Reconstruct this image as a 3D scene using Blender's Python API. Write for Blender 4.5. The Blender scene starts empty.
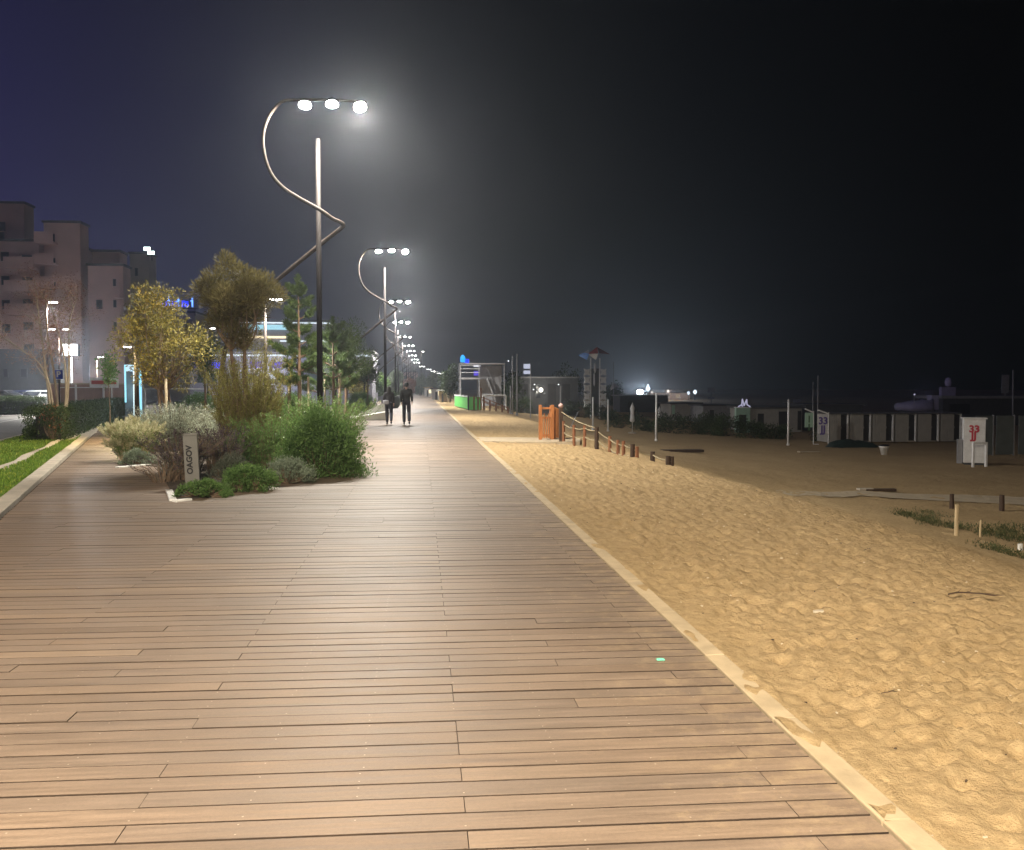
import bpy, math, random
import numpy as np
from mathutils import Vector, Matrix, noise

R = random.Random(7)
NP = np.random.default_rng(7)
C = bpy.data.collections.new('place'); bpy.context.scene.collection.children.link(C)
sc = bpy.context.scene
rad = math.radians

# ------------------------------------------------------------------ camera
FPX = 900.0
CAMZ = 1.55
YAW = math.atan(91/FPX); PITCH = math.atan(37/FPX)
cam_d = bpy.data.cameras.new('camera'); cam = bpy.data.objects.new('camera', cam_d); C.objects.link(cam)
cam.location = (0, 0, CAMZ); cam.rotation_euler = (math.pi/2-PITCH, 0, -YAW)
cam_d.sensor_width = 36; cam_d.lens = 36*FPX/1024; cam_d.clip_end = 4000; cam_d.clip_start = 0.05
sc.camera = cam
RM = cam.rotation_euler.to_matrix()

def ray(px, py):
    return (RM @ Vector(((px-512)/FPX, (425-py)/FPX, -1))).normalized()
def PY(px, py, Y):                       # point on the sight line at world depth Y
    d = ray(px, py); t = Y/d.y
    return Vector((d.x*t, Y, CAMZ+d.z*t))
def GZ(px, py, z=0.0):
    d = ray(px, py); t = (z-CAMZ)/d.z
    return Vector((d.x*t, d.y*t, z))

# ------------------------------------------------------------------ terrain
XS = np.array([1.6, 3.0, 4.6, 5.5, 6.5, 8.0, 10.0, 13.0, 17.0, 24.0, 4000.0])
ZS = np.array([-.015, -.03, -.06, -.13, -.36, -.85, -1.35, -1.8, -2.08, -2.2, -2.2])
def sand_h(x, y):
    c = noise.noise(Vector((x*.05, y*.09, 3.1)))*.7*min(1, max(0, (x-3)/2))
    xx = x+c
    z = 0
    for o, w in ((-.6, .25), (0, .5), (.6, .25)): z += w*float(np.interp(xx+o, XS, ZS))
    k = min(1, max(0, (y-55)/70.0)); z *= 1-.42*k
    return z
def G(px, py):
    d = ray(px, py); o = Vector((0, 0, CAMZ))
    t = 2.0; pt = t
    while t < 900:
        p = o+d*t
        h = sand_h(p.x, p.y) if p.x > 1.6 else 0
        if p.z <= h:
            a, b = pt, t
            for _ in range(20):
                m = (a+b)/2; q = o+d*m
                if q.z <= (sand_h(q.x, q.y) if q.x > 1.6 else 0): b = m
                else: a = m
            return o+d*b
        pt = t; t *= 1.01
    return o+d*t

# ------------------------------------------------------------------ materials
def newmat(name):
    m = bpy.data.materials.new(name); m.use_nodes = True
    nt = m.node_tree; nt.nodes.clear()
    out = nt.nodes.new('ShaderNodeOutputMaterial'); b = nt.nodes.new('ShaderNodeBsdfPrincipled')
    nt.links.new(b.outputs[0], out.inputs[0])
    return m, nt, b, out
def mathn(nt, op, a, b=None, c=None):
    n = nt.nodes.new('ShaderNodeMath'); n.operation = op
    for i, v in enumerate((a, b, c)):
        if v is None: continue
        if isinstance(v, (int, float)): n.inputs[i].default_value = v
        else: nt.links.new(v, n.inputs[i])
    return n.outputs[0]
def mixc(nt, f, a, b, mode='MIX'):
    n = nt.nodes.new('ShaderNodeMix'); n.data_type = 'RGBA'; n.blend_type = mode
    for s, v in ((n.inputs[0], f), (n.inputs[6], a), (n.inputs[7], b)):
        if isinstance(v, (int, float)): s.default_value = v
        elif isinstance(v, tuple): s.default_value = (*v[:3], 1)
        else: nt.links.new(v, s)
    return n.outputs[2]
def noisen(nt, scale, detail=4, vec=None, rough=.55, stretch=None):
    n = nt.nodes.new('ShaderNodeTexNoise'); n.inputs['Scale'].default_value = scale; n.inputs['Detail'].default_value = detail
    n.inputs['Roughness'].default_value = rough
    tc = nt.nodes.new('ShaderNodeTexCoord'); v = tc.outputs['Object']
    if stretch:
        mp = nt.nodes.new('ShaderNodeMapping'); mp.inputs['Scale'].default_value = stretch
        nt.links.new(v, mp.inputs[0]); v = mp.outputs[0]
    if vec is not None: v = vec
    nt.links.new(v, n.inputs['Vector'])
    return n.outputs[0]
def ramp(nt, f, a, b, c0=(0, 0, 0), c1=(1, 1, 1)):
    n = nt.nodes.new('ShaderNodeValToRGB'); n.color_ramp.elements[0].position = a; n.color_ramp.elements[1].position = b
    n.color_ramp.elements[0].color = (*c0, 1); n.color_ramp.elements[1].color = (*c1, 1)
    nt.links.new(f, n.inputs[0]); return n.outputs[0]
def bumpn(nt, b, h, strength=.3, dist=.02):
    n = nt.nodes.new('ShaderNodeBump'); n.inputs['Strength'].default_value = strength; n.inputs['Distance'].default_value = dist
    nt.links.new(h, n.inputs['Height']); nt.links.new(n.outputs[0], b.inputs['Normal'])

def plain(name, col, rough=.6, scale=6, amt=.35, bump=.15, metal=0, stretch=None, bd=.01):
    m, nt, b, out = newmat(name)
    f = noisen(nt, scale, 6, stretch=stretch)
    lo = tuple(c*(1-amt) for c in col); hi = tuple(min(1, c*(1+amt)) for c in col)
    c = ramp(nt, f, .3, .7, lo, hi)
    nt.links.new(c, b.inputs['Base Color'])
    b.inputs['Roughness'].default_value = rough; b.inputs['Metallic'].default_value = metal
    if bump: bumpn(nt, b, noisen(nt, scale*6, 4, stretch=stretch), bump, bd)
    return m
def glow(name, col, s):
    m = bpy.data.materials.new(name); m.use_nodes = True; nt = m.node_tree; nt.nodes.clear()
    out = nt.nodes.new('ShaderNodeOutputMaterial'); e = nt.nodes.new('ShaderNodeEmission')
    e.inputs[0].default_value = (*col, 1); e.inputs[1].default_value = s
    nt.links.new(e.outputs[0], out.inputs[0]); return m
def leafm(name, c0, c1, c2=None, trans=.3, rough=.55):
    m, nt, b, out = newmat(name)
    a = nt.nodes.new('ShaderNodeAttribute'); a.attribute_name = 'tone'
    r = nt.nodes.new('ShaderNodeValToRGB'); e = r.color_ramp.elements
    e[0].color = (*c0, 1); e[1].color = (*c1, 1); e[0].position = 0; e[1].position = .85
    if c2: k = e.new(1.0); k.color = (*c2, 1)
    nt.links.new(a.outputs['Fac'], r.inputs[0]); nt.links.new(r.outputs[0], b.inputs['Base Color'])
    b.inputs['Roughness'].default_value = rough; b.inputs['Specular IOR Level'].default_value = .3
    t = nt.nodes.new('ShaderNodeBsdfTranslucent'); nt.links.new(r.outputs[0], t.inputs[0])
    mx = nt.nodes.new('ShaderNodeMixShader'); mx.inputs[0].default_value = trans
    nt.links.new(b.outputs[0], mx.inputs[1]); nt.links.new(t.outputs[0], mx.inputs[2]); nt.links.new(mx.outputs[0], out.inputs[0])
    return m

# ------------------------------------------------------------------ mesh helpers
class MB:
    def __init__(s): s.V = []; s.F = []; s.M = []; s.T = []
    def face(s, vs, m=0, t=.5):
        k = len(s.V); s.V.extend([tuple(v) for v in vs]); s.F.append(tuple(range(k, k+len(vs)))); s.M.append(m); s.T.append(t)
    def box(s, c, sz, rz=0, m=0, t=.5, rot=None):
        hx, hy, hz = sz[0]/2, sz[1]/2, sz[2]/2; k = len(s.V); mt = rot if rot is not None else Matrix.Rotation(rz, 3, 'Z'); c = Vector(c)
        for x, y, z in ((-hx, -hy, -hz), (hx, -hy, -hz), (hx, hy, -hz), (-hx, hy, -hz), (-hx, -hy, hz), (hx, -hy, hz), (hx, hy, hz), (-hx, hy, hz)):
            s.V.append(tuple(c+mt @ Vector((x, y, z))))
        for f in ((0, 3, 2, 1), (4, 5, 6, 7), (0, 1, 5, 4), (1, 2, 6, 5), (2, 3, 7, 6), (3, 0, 4, 7)):
            s.F.append(tuple(k+i for i in f)); s.M.append(m); s.T.append(t)
        return s
    def bx(s, x0, x1, y0, y1, z0, z1, m=0, t=.5):
        return s.box(((x0+x1)/2, (y0+y1)/2, (z0+z1)/2), (abs(x1-x0), abs(y1-y0), abs(z1-z0)), 0, m, t)
    def tube(s, pts, r, n=8, m=0, t=.5, cap=True):
        pts = [Vector(p) for p in pts]; rs = r if isinstance(r, (list, tuple)) else [r]*len(pts)
        k0 = len(s.V); up = None
        for i, p in enumerate(pts):
            d = (pts[min(i+1, len(pts)-1)]-pts[max(i-1, 0)]).normalized()
            if up is None:
                a = Vector((0, 1, 0)) if abs(d.y) < .9 else Vector((1, 0, 0)); up = (a-d*a.dot(d)).normalized()
            else: up = (up-d*up.dot(d)).normalized()
            q = d.cross(up)
            for j in range(n):
                an = 2*math.pi*j/n; s.V.append(tuple(p+(up*math.cos(an)+q*math.sin(an))*rs[i]))
        for i in range(len(pts)-1):
            for j in range(n):
                a = k0+i*n+j; b = k0+i*n+(j+1) % n
                s.F.append((a, b, b+n, a+n)); s.M.append(m); s.T.append(t)
        if cap:
            s.F.append(tuple(k0+j for j in reversed(range(n)))); s.M.append(m); s.T.append(t)
            e = k0+(len(pts)-1)*n; s.F.append(tuple(e+j for j in range(n))); s.M.append(m); s.T.append(t)
        return s
    def prism(s, poly, z0, z1, m=0, t=.5):      # poly counter-clockwise
        k = len(s.V); n = len(poly)
        for z in (z0, z1):
            for p in poly: s.V.append((p[0], p[1], z))
        s.F.append(tuple(k+i for i in reversed(range(n)))); s.F.append(tuple(k+n+i for i in range(n)))
        s.M += [m, m]; s.T += [t, t]
        for i in range(n):
            j = (i+1) % n; s.F.append((k+i, k+j, k+n+j, k+n+i)); s.M.append(m); s.T.append(t)
        return s
    def lathe(s, prof, n=12, c=(0, 0, 0), m=0):
        k = len(s.V)
        for r, z in prof:
            for j in range(n):
                a = 2*math.pi*j/n; s.V.append((c[0]+r*math.cos(a), c[1]+r*math.sin(a), c[2]+z))
        for i in range(len(prof)-1):
            for j in range(n):
                a = k+i*n+j; b = k+i*n+(j+1) % n; s.F.append((a, b, b+n, a+n)); s.M.append(m); s.T.append(.5)
        s.F.append(tuple(k+j for j in reversed(range(n)))); s.M.append(m); s.T.append(.5)
        e = k+(len(prof)-1)*n; s.F.append(tuple(e+j for j in range(n))); s.M.append(m); s.T.append(.5)
        return s
    def build(s, name, mats, parent=None, smooth=False, bevel=0, tone=False, loc=None):
        me = bpy.data.meshes.new(name); me.from_pydata(s.V, [], s.F)
        if not isinstance(mats, (list, tuple)): mats = [mats]
        for m in mats: me.materials.append(m)
        me.polygons.foreach_set('material_index', s.M)
        if smooth: me.polygons.foreach_set('use_smooth', [True]*len(s.F))
        if tone:
            a = me.attributes.new('tone', 'FLOAT', 'FACE'); a.data.foreach_set('value', s.T)
        me.update()
        o = bpy.data.objects.new(name, me); C.objects.link(o)
        if parent is not None: o.parent = parent
        if loc is not None: o.location = loc
        if bevel:
            b = o.modifiers.new('bevel', 'BEVEL'); b.width = bevel; b.segments = 2; b.limit_method = 'ANGLE'
        return o

class Cards:                              # many leaf-sized faces as one mesh
    def __init__(s): s.V = []; s.T = []; s.M = []
    def add(s, P, D, L, W, tone=None, m=0, roll=None, bend=0):
        P = np.asarray(P, float); n = len(P)
        if n == 0: return
        D = np.asarray(D, float); D = D/np.maximum(np.linalg.norm(D, axis=1, keepdims=True), 1e-6)
        q = NP.normal(size=(n, 3)); S = np.cross(D, q); S /= np.maximum(np.linalg.norm(S, axis=1, keepdims=True), 1e-6)
        L = (np.ones(n)*L)[:, None]; W = (np.ones(n)*W)[:, None]
        v = np.stack([P, P+D*L*.5+S*W*.5, P+D*L, P+D*L*.5-S*W*.5], 1)
        s.V.append(v.reshape(-1, 3)); s.T.append(NP.random(n) if tone is None else np.ones(n)*tone); s.M.append(np.full(n, m))
    def build(s, name, mats, parent=None, mb=None):
        V = np.concatenate(s.V); n = len(V)//4
        if not isinstance(mats, (list, tuple)): mats = [mats]
        me = bpy.data.meshes.new(name)
        me.vertices.add(n*4); me.vertices.foreach_set('co', V.ravel())
        me.loops.add(n*4); me.loops.foreach_set('vertex_index', np.arange(n*4))
        me.polygons.add(n); me.polygons.foreach_set('loop_start', np.arange(n)*4); me.polygons.foreach_set('loop_total', np.full(n, 4))
        for m in mats: me.materials.append(m)
        me.polygons.foreach_set('material_index', np.concatenate(s.M))
        a = me.attributes.new('tone', 'FLOAT', 'FACE'); a.data.foreach_set('value', np.concatenate(s.T))
        me.update(calc_edges=True); me.validate()
        o = bpy.data.objects.new(name, me); C.objects.link(o)
        if parent is not None: o.parent = parent
        return o

def tag(o, label=None, cat=None, group=None, kind=None):
    if label: o['label'] = label
    if cat: o['category'] = cat
    if group: o['group'] = group
    if kind: o['kind'] = kind
    return o
def thing(name, label, cat, loc=(0, 0, 0), group=None, rz=0):
    o = bpy.data.objects.new(name, None); C.objects.link(o); o.location = loc; o.rotation_euler = (0, 0, rz); o.empty_display_size = .2
    return tag(o, label, cat, group)
def kids(o): return [c for c in C.objects if c.parent == o]
def dup(root, loc, rz=None, label=None, group=None, scale=None):
    r = root.copy(); C.objects.link(r); r.location = loc
    if rz is not None: r.rotation_euler = (0, 0, rz)
    if scale is not None: r.scale = (scale,)*3
    if label: r['label'] = label
    if group: r['group'] = group
    for ch in kids(root):
        c = ch.copy(); C.objects.link(c); c.parent = r
        for g in kids(ch):
            d = g.copy(); C.objects.link(d); d.parent = c
    return r
def dupleaf(o, loc, rz=None, label=None, group=None, scale=None):
    r = o.copy(); C.objects.link(r); r.location = loc
    if rz is not None: r.rotation_euler = (0, 0, rz)
    if scale is not None: r.scale = scale if isinstance(scale, tuple) else (scale,)*3
    if label: r['label'] = label
    if group: r['group'] = group
    return r
def text_mesh(name, txt, size, mat, parent, loc, rot, depth=.01, bold=0):
    cu = bpy.data.curves.new(name, 'FONT'); cu.body = txt; cu.size = size; cu.extrude = depth; cu.offset = bold
    cu.align_x = 'CENTER'; cu.align_y = 'CENTER'
    t = bpy.data.objects.new('tmp', cu); C.objects.link(t); bpy.context.view_layer.update()
    me = bpy.data.meshes.new_from_object(t.evaluated_get(bpy.context.evaluated_depsgraph_get()))
    bpy.data.objects.remove(t); me.materials.clear(); me.materials.append(mat)
    o = bpy.data.objects.new(name, me); C.objects.link(o); o.parent = parent; o.location = loc; o.rotation_euler = rot
    return o
def sph(n, r=1.0):
    v = NP.normal(size=(n, 3)); v /= np.linalg.norm(v, axis=1, keepdims=True)
    return v*r
HAZE = 0.0015
# ------------------------------------------------------------------ palette
M = {}
M['concrete'] = plain('concrete', (.42, .37, .30), .8, 3, .2, .3)
M['kerb'] = plain('kerb_stone', (.44, .345, .22), .8, 5, .18, .3)
M['path'] = plain('path_concrete', (.46, .375, .26), .85, 2, .15, .25)
M['asphalt'] = plain('asphalt', (.17, .16, .15), .75, 1.2, .2, .35)
M['earth'] = plain('earth', (.10, .09, .07), .9, 1.5, .3, .4)
M['bed'] = plain('bed_soil', (.06, .045, .03), .9, 8, .4, .6)
M['lawn'] = plain('lawn_base', (.07, .11, .025), .9, 4, .5, .6)
M['bark'] = plain('bark', (.17, .115, .075), .85, 18, .4, .6, stretch=(1, 1, .25))
M['palebark'] = plain('pale_bark', (.36, .29, .20), .85, 18, .35, .5, stretch=(1, 1, .25))
M['pinebark'] = plain('pine_bark', (.20, .13, .08), .85, 18, .4, .5, stretch=(1, 1, .3))
M['post_wood'] = plain('orange_wood', (.24, .10, .045), .6, 10, .3, .3, stretch=(1, 1, .2))
M['dark_wood'] = plain('dark_wood', (.06, .035, .022), .7, 10, .3, .3, stretch=(1, 1, .2))
M['pale_wood'] = plain('pale_wood', (.55, .43, .26), .7, 10, .25, .3, stretch=(1, 1, .2))
M['stake'] = plain('stake_wood', (.48, .39, .26), .8, 12, .3, .3, stretch=(1, 1, .2))
M['corten'] = plain('brown_steel', (.010, .0075, .007), .6, 5, .15, .05)
M['steel'] = plain('painted_steel', (.028, .022, .019), .6, 5, .1, .05)
for q_ in ('corten', 'steel'):
    for n_ in M[q_].node_tree.nodes:
        if n_.type == 'BSDF_PRINCIPLED': n_.inputs['Specular IOR Level'].default_value = .08
M['black'] = plain('black_paint', (.012, .012, .014), .5, 5, .3, .05)
M['white'] = plain('white_paint', (.82, .82, .80), .5, 4, .1, .08)
M['greyp'] = plain('grey_paint', (.28, .28, .29), .6, 3, .2, .1)
M['darkgrey'] = plain('dark_grey', (.06, .065, .07), .6, 3, .25, .1)
M['slab'] = plain('slab_steel', (.19, .185, .17), .5, 5, .12, .1)
M['gate_wood'] = plain('gate_wood', (.42, .155, .045), .6, 10, .3, .3, stretch=(1, 1, .2))
M['rope'] = plain('rope', (.33, .28, .18), .9, 40, .2, .4)
M['green_panel'] = plain('green_panel', (.16, .62, .14), .5, 2, .08, .05)
M['palegreen'] = plain('pale_green', (.40, .60, .46), .6, 3, .1, .05)
M['hutwall'] = plain('hut_boards', (.36, .345, .31), .7, 2, .12, .1)
M['hutdark'] = plain('hut_dark', (.03, .03, .03), .8, 2, .3, .1)
M['roof'] = plain('felt_roof', (.08, .08, .085), .85, 2, .25, .2)
M['brick'] = plain('building_plaster', (.60, .40, .37), .85, .35, .12, .15)
M['plaster2'] = plain('building_plaster_pale', (.44, .38, .34), .85, .4, .12, .15)
M['winglass'] = plain('dark_glass', (.03, .035, .045), .15, 1, .2, 0)
M['glassgreen'] = plain('tinted_glass', (.10, .13, .13), .1, 1, .2, 0)
M['carpaint1'] = plain('car_paint_navy', (.03, .04, .10), .3, 1, .1, 0)
M['carpaint2'] = plain('car_paint_silver', (.45, .48, .5), .3, 1, .1, 0, metal=.4)
M['carpaint3'] = plain('car_paint_black', (.02, .02, .022), .3, 1, .1, 0)
M['rubber'] = plain('rubber', (.015, .015, .015), .8, 10, .2, .1)
M['signblue'] = plain('sign_blue', (.01, .05, .42), .4, 3, .05, 0)
M['redp'] = plain('red_paint', (.55, .02, .05), .5, 3, .1, 0)
M['bluep'] = plain('blue_cloth', (.12, .28, .75), .7, 3, .15, .1)
M['redcloth'] = plain('red_cloth', (.50, .07, .06), .7, 3, .15, .1)
M['whitecloth'] = plain('white_cloth', (.7, .7, .7), .8, 3, .1, .1)
M['purplep'] = plain('purple_ink', (.12, .08, .32), .6, 3, .1, 0)
M['tarp'] = plain('dark_tarp', (.02, .035, .03), .5, 2, .3, .3)
M['jacket'] = plain('jacket_cloth', (.022, .024, .024), .75, 12, .3, .3)
M['jacket2'] = plain('top_cloth', (.028, .026, .03), .75, 12, .3, .3)
M['trouser'] = plain('trouser_cloth', (.016, .018, .026), .75, 12, .3, .3)
M['skin'] = plain('skin', (.45, .28, .20), .55, 12, .06, .05)
M['hair'] = plain('dark_hair', (.012, .009, .008), .5, 40, .3, .3)
M['bag'] = plain('pale_bag', (.42, .42, .46), .6, 8, .1, .1)
M['bench'] = plain('bench_shell', (.50, .49, .42), .45, 2, .08, .06)
M['purplegrey'] = plain('grey_panel', (.34, .33, .38), .6, 3, .1, .05)
M['litter'] = plain('mint_plastic', (.25, .85, .6), .4, 5, .05, 0)
M['shell'] = plain('shell_white', (.62, .54, .42), .6, 5, .1, .1)

L_silver = leafm('leaves_silver', (.26, .30, .22), (.48, .53, .41), (.62, .64, .48))
L_green = leafm('leaves_green', (.06, .12, .03), (.16, .27, .08), (.27, .38, .13))
L_bright = leafm('leaves_bright', (.08, .16, .04), (.20, .34, .10), (.34, .48, .17))
L_dark = leafm('leaves_dark', (.02, .035, .012), (.06, .10, .03), (.10, .14, .05))
L_cream = leafm('plumes_cream', (.38, .36, .20), (.66, .62, .40), (.82, .78, .56), .4)
L_grass = leafm('grass_green', (.06, .13, .02), (.15, .27, .05), (.30, .38, .10))
L_purple = leafm('seedheads_purple', (.05, .035, .045), (.14, .10, .13), (.24, .2, .2))
L_grey = leafm('leaves_grey', (.14, .17, .12), (.28, .34, .24), (.42, .46, .33))
L_yellow = leafm('leaves_yellow', (.13, .12, .03), (.34, .30, .05), (.55, .46, .08))
L_olive = leafm('leaves_tamarisk', (.07, .06, .022), (.20, .175, .07), (.34, .30, .13), .4)
L_olive2 = leafm('leaves_tamarisk_green', (.12, .12, .03), (.30, .28, .08), (.46, .42, .14), .4)
L_pine = leafm('needles_pine', (.06, .10, .03), (.17, .25, .08), (.28, .36, .13))
L_rust = leafm('leaves_rust', (.22, .10, .06), (.42, .22, .14), (.55, .32, .2))
L_red = leafm('leaves_red', (.30, .06, .03), (.55, .15, .07), (.6, .25, .1))
L_hedge = leafm('leaves_hedge', (.02, .04, .012), (.055, .09, .03), (.09, .12, .045))
L_lawn = leafm('lawn_blades', (.09, .16, .02), (.22, .36, .05), (.48, .48, .10))

E_lamp = glow('lamp_lens', (1, .96, .88), 420)
E_lampw = glow('lamp_lens_warm', (1, .92, .80), 1100)
E_far = glow('far_lamp', (1, .97, .92), 22)
E_cyan = glow('cyan_light', (.02, .42, 1.0), 1.3)
E_blue = glow('blue_neon', (.01, .03, 1.0), 3.0)
E_bluew = glow('blue_neon_pale', (.12, .3, 1.0), 3.0)
E_pillar = glow('pillar_light', (.35, .80, 1.0), 1.25)
E_strip = glow('strip_light', (.80, .9, 1.0), 1.3)
E_cool = glow('cool_sign', (.45, .85, 1.0), .9)
E_warm = glow('warm_window', (1.0, .80, .5), 1.6)
E_m = glow('backlit_letter', (.72, .70, .95), .55)
E_scr = glow('screen', (.75, .8, 1.0), .7)
E_violet = glow('violet_glow', (.14, .10, .8), .9)

# ------------------------------------------------------------------ setting: sand
def deckmat():
    m, nt, b, out = newmat('deck_boards')
    at = nt.nodes.new('ShaderNodeAttribute'); at.attribute_name = 'tone'
    tc = nt.nodes.new('ShaderNodeTexCoord')
    sep = nt.nodes.new('ShaderNodeSeparateXYZ'); nt.links.new(tc.outputs['Object'], sep.inputs[0])
    cmb = nt.nodes.new('ShaderNodeCombineXYZ')
    nt.links.new(mathn(nt, 'MULTIPLY', sep.outputs[0], 2.0), cmb.inputs[0])
    nt.links.new(mathn(nt, 'MULTIPLY', sep.outputs[1], 38), cmb.inputs[1])
    nt.links.new(mathn(nt, 'MULTIPLY', at.outputs['Fac'], 91), cmb.inputs[2])
    grain = noisen(nt, 1.0, 6, vec=cmb.outputs[0], rough=.65)
    patch = noisen(nt, 1.1, 5)
    base = nt.nodes.new('ShaderNodeValToRGB'); nt.links.new(at.outputs['Fac'], base.inputs[0])
    e = base.color_ramp.elements; e[0].color = (.20, .148, .108, 1); e[1].color = (.31, .235, .17, 1)
    for p, c in ((.25, (.25, .185, .136, 1)), (.55, (.24, .184, .142, 1)), (.8, (.28, .208, .152, 1))): k = e.new(p); k.color = c
    c = mixc(nt, .55, base.outputs[0], ramp(nt, grain, .3, .75, (.45, .43, .41), (1.25, 1.22, 1.2)), 'MULTIPLY')
    c = mixc(nt, .5, c, ramp(nt, patch, .3, .7, (.68, .68, .69), (1.15, 1.12, 1.08)), 'MULTIPLY')
    fine = noisen(nt, 60, 3, rough=.8)
    c = mixc(nt, .4, c, ramp(nt, fine, .3, .7, (.7, .7, .7), (1.2, 1.2, 1.2)), 'MULTIPLY')
    spot = noisen(nt, 9, 3)
    c = mixc(nt, ramp(nt, spot, .70, .78, (0, 0, 0), (.5, .5, .5)), c, (.16, .11, .08))
    # wind-blown sand near the seaward edge
    edge = nt.nodes.new('ShaderNodeMapRange'); edge.inputs[1].default_value = .1; edge.inputs[2].default_value = 1.6
    nt.links.new(sep.outputs[0], edge.inputs[0])
    sn = noisen(nt, 6, 8, rough=.8)
    f = mathn(nt, 'ADD', sn, mathn(nt, 'MULTIPLY', edge.outputs[0], .24))
    f = ramp(nt, f, .68, .90, (0, 0, 0), (.5, .5, .5))
    c = mixc(nt, f, c, (.50, .37, .22))
    nt.links.new(c, b.inputs['Base Color'])
    r = ramp(nt, grain, .2, .8, (.36, .36, .36), (.68, .68, .68)); nt.links.new(r, b.inputs['Roughness'])
    b.inputs['Specular IOR Level'].default_value = .6
    bumpn(nt, b, grain, .35, .004)
    return m
def sandmat():
    m, nt, b, out = newmat('beach_sand')
    n1 = noisen(nt, .35, 6); n2 = noisen(nt, 8, 8, rough=.75); n3 = noisen(nt, 160, 2); n4 = noisen(nt, 1.3, 4)
    c = ramp(nt, n1, .3, .7, (.47, .345, .19), (.55, .41, .235))
    c = mixc(nt, .6, c, ramp(nt, n2, .35, .7, (.66, .62, .56), (1.12, 1.12, 1.12)), 'MULTIPLY')
    c = mixc(nt, .5, c, ramp(nt, n3, .3, .7, (.72, .70, .66), (1.1, 1.1, 1.1)), 'MULTIPLY')
    c = mixc(nt, ramp(nt, n2, .70, .80), c, (.26, .17, .08))
    nt.links.new(c, b.inputs['Base Color']); b.inputs['Roughness'].default_value = .95; b.inputs['Specular IOR Level'].default_value = .15
    n5 = noisen(nt, 17, 5, rough=.65)
    c = mixc(nt, .55, c, ramp(nt, n5, .36, .64, (.74, .70, .64), (1.12, 1.12, 1.12)), 'MULTIPLY'); nt.links.new(c, b.inputs['Base Color'])
    h = mathn(nt, 'ADD', mathn(nt, 'ADD', n2, mathn(nt, 'MULTIPLY', n5, .5)), mathn(nt, 'MULTIPLY', n3, .12))
    bumpn(nt, b, h, .8, .05)
    return m
M['sand'] = sandmat(); M['deck'] = deckmat()

def detail_h(x, y):
    f = max(0, 1-max(0, math.hypot(x, y)-14)/50.0)
    if f <= 0: return 0
    a = noise.noise(Vector((x*3.2, y*2.6, 0))); b = noise.noise(Vector((x*8.0+9, y*6.5, 2))); c = noise.noise(Vector((x*12, y*12, 5)))
    k = min(1, (x-1.72)/.5)
    if x < 1.80: return .012+.045*noise.noise(Vector((x*7, y*1.7, 4)))+.03*noise.noise(Vector((x*14, y*6, 7)))+(x-1.70)*.12
    d3 = noise.noise(Vector((x*1.1, y*1.1, 8)))
    return (.022-abs(a)*.03-abs(b)*.088+c*.032+d3*.035)*(.35+.65*f)*max(.15, k)
xs = [1.64]
while xs[-1] < 900: xs.append(xs[-1]+(.03 if xs[-1] < 4 else .03+(xs[-1]-4)*.012))
ys = [-30, -12, -4, 0, 1.2, 1.8]
while ys[-1] < 1500: ys.append(ys[-1]+max(.03, ys[-1]*.0072))
V = []; nx = len(xs); ny = len(ys)
for y in ys:
    for x in xs: V.append((x, y, sand_h(x, y)+detail_h(x, y)))
mb = MB(); mb.V = V
for j in range(ny-1):
    for i in range(nx-1):
        a = j*nx+i; mb.F.append((a, a+1, a+nx+1, a+nx))
mb.M = [0]*len(mb.F); mb.T = [0]*len(mb.F)
tag(mb.build('beach_sand', M['sand'], smooth=True), kind='structure')

M['under'] = plain('earth_dark', (.03, .025, .02), .9, 1.5, .3, .4)
mb = MB(); mb.face([(-1500, -60, -.16), (1.70, -60, -.16), (1.70, 1500, -.16), (-1500, 1500, -.16)])
tag(mb.build('ground', M['under']), kind='structure')

# seaward kerb
mb = MB(); y = -2.0
while y < 240:
    mb.bx(1.628, 1.742, y, y+.994, -.15, .012+R.uniform(-.002, .002)); y += 1.0
tag(mb.build('kerb', M['kerb'], bevel=.006), kind='structure')

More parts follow.
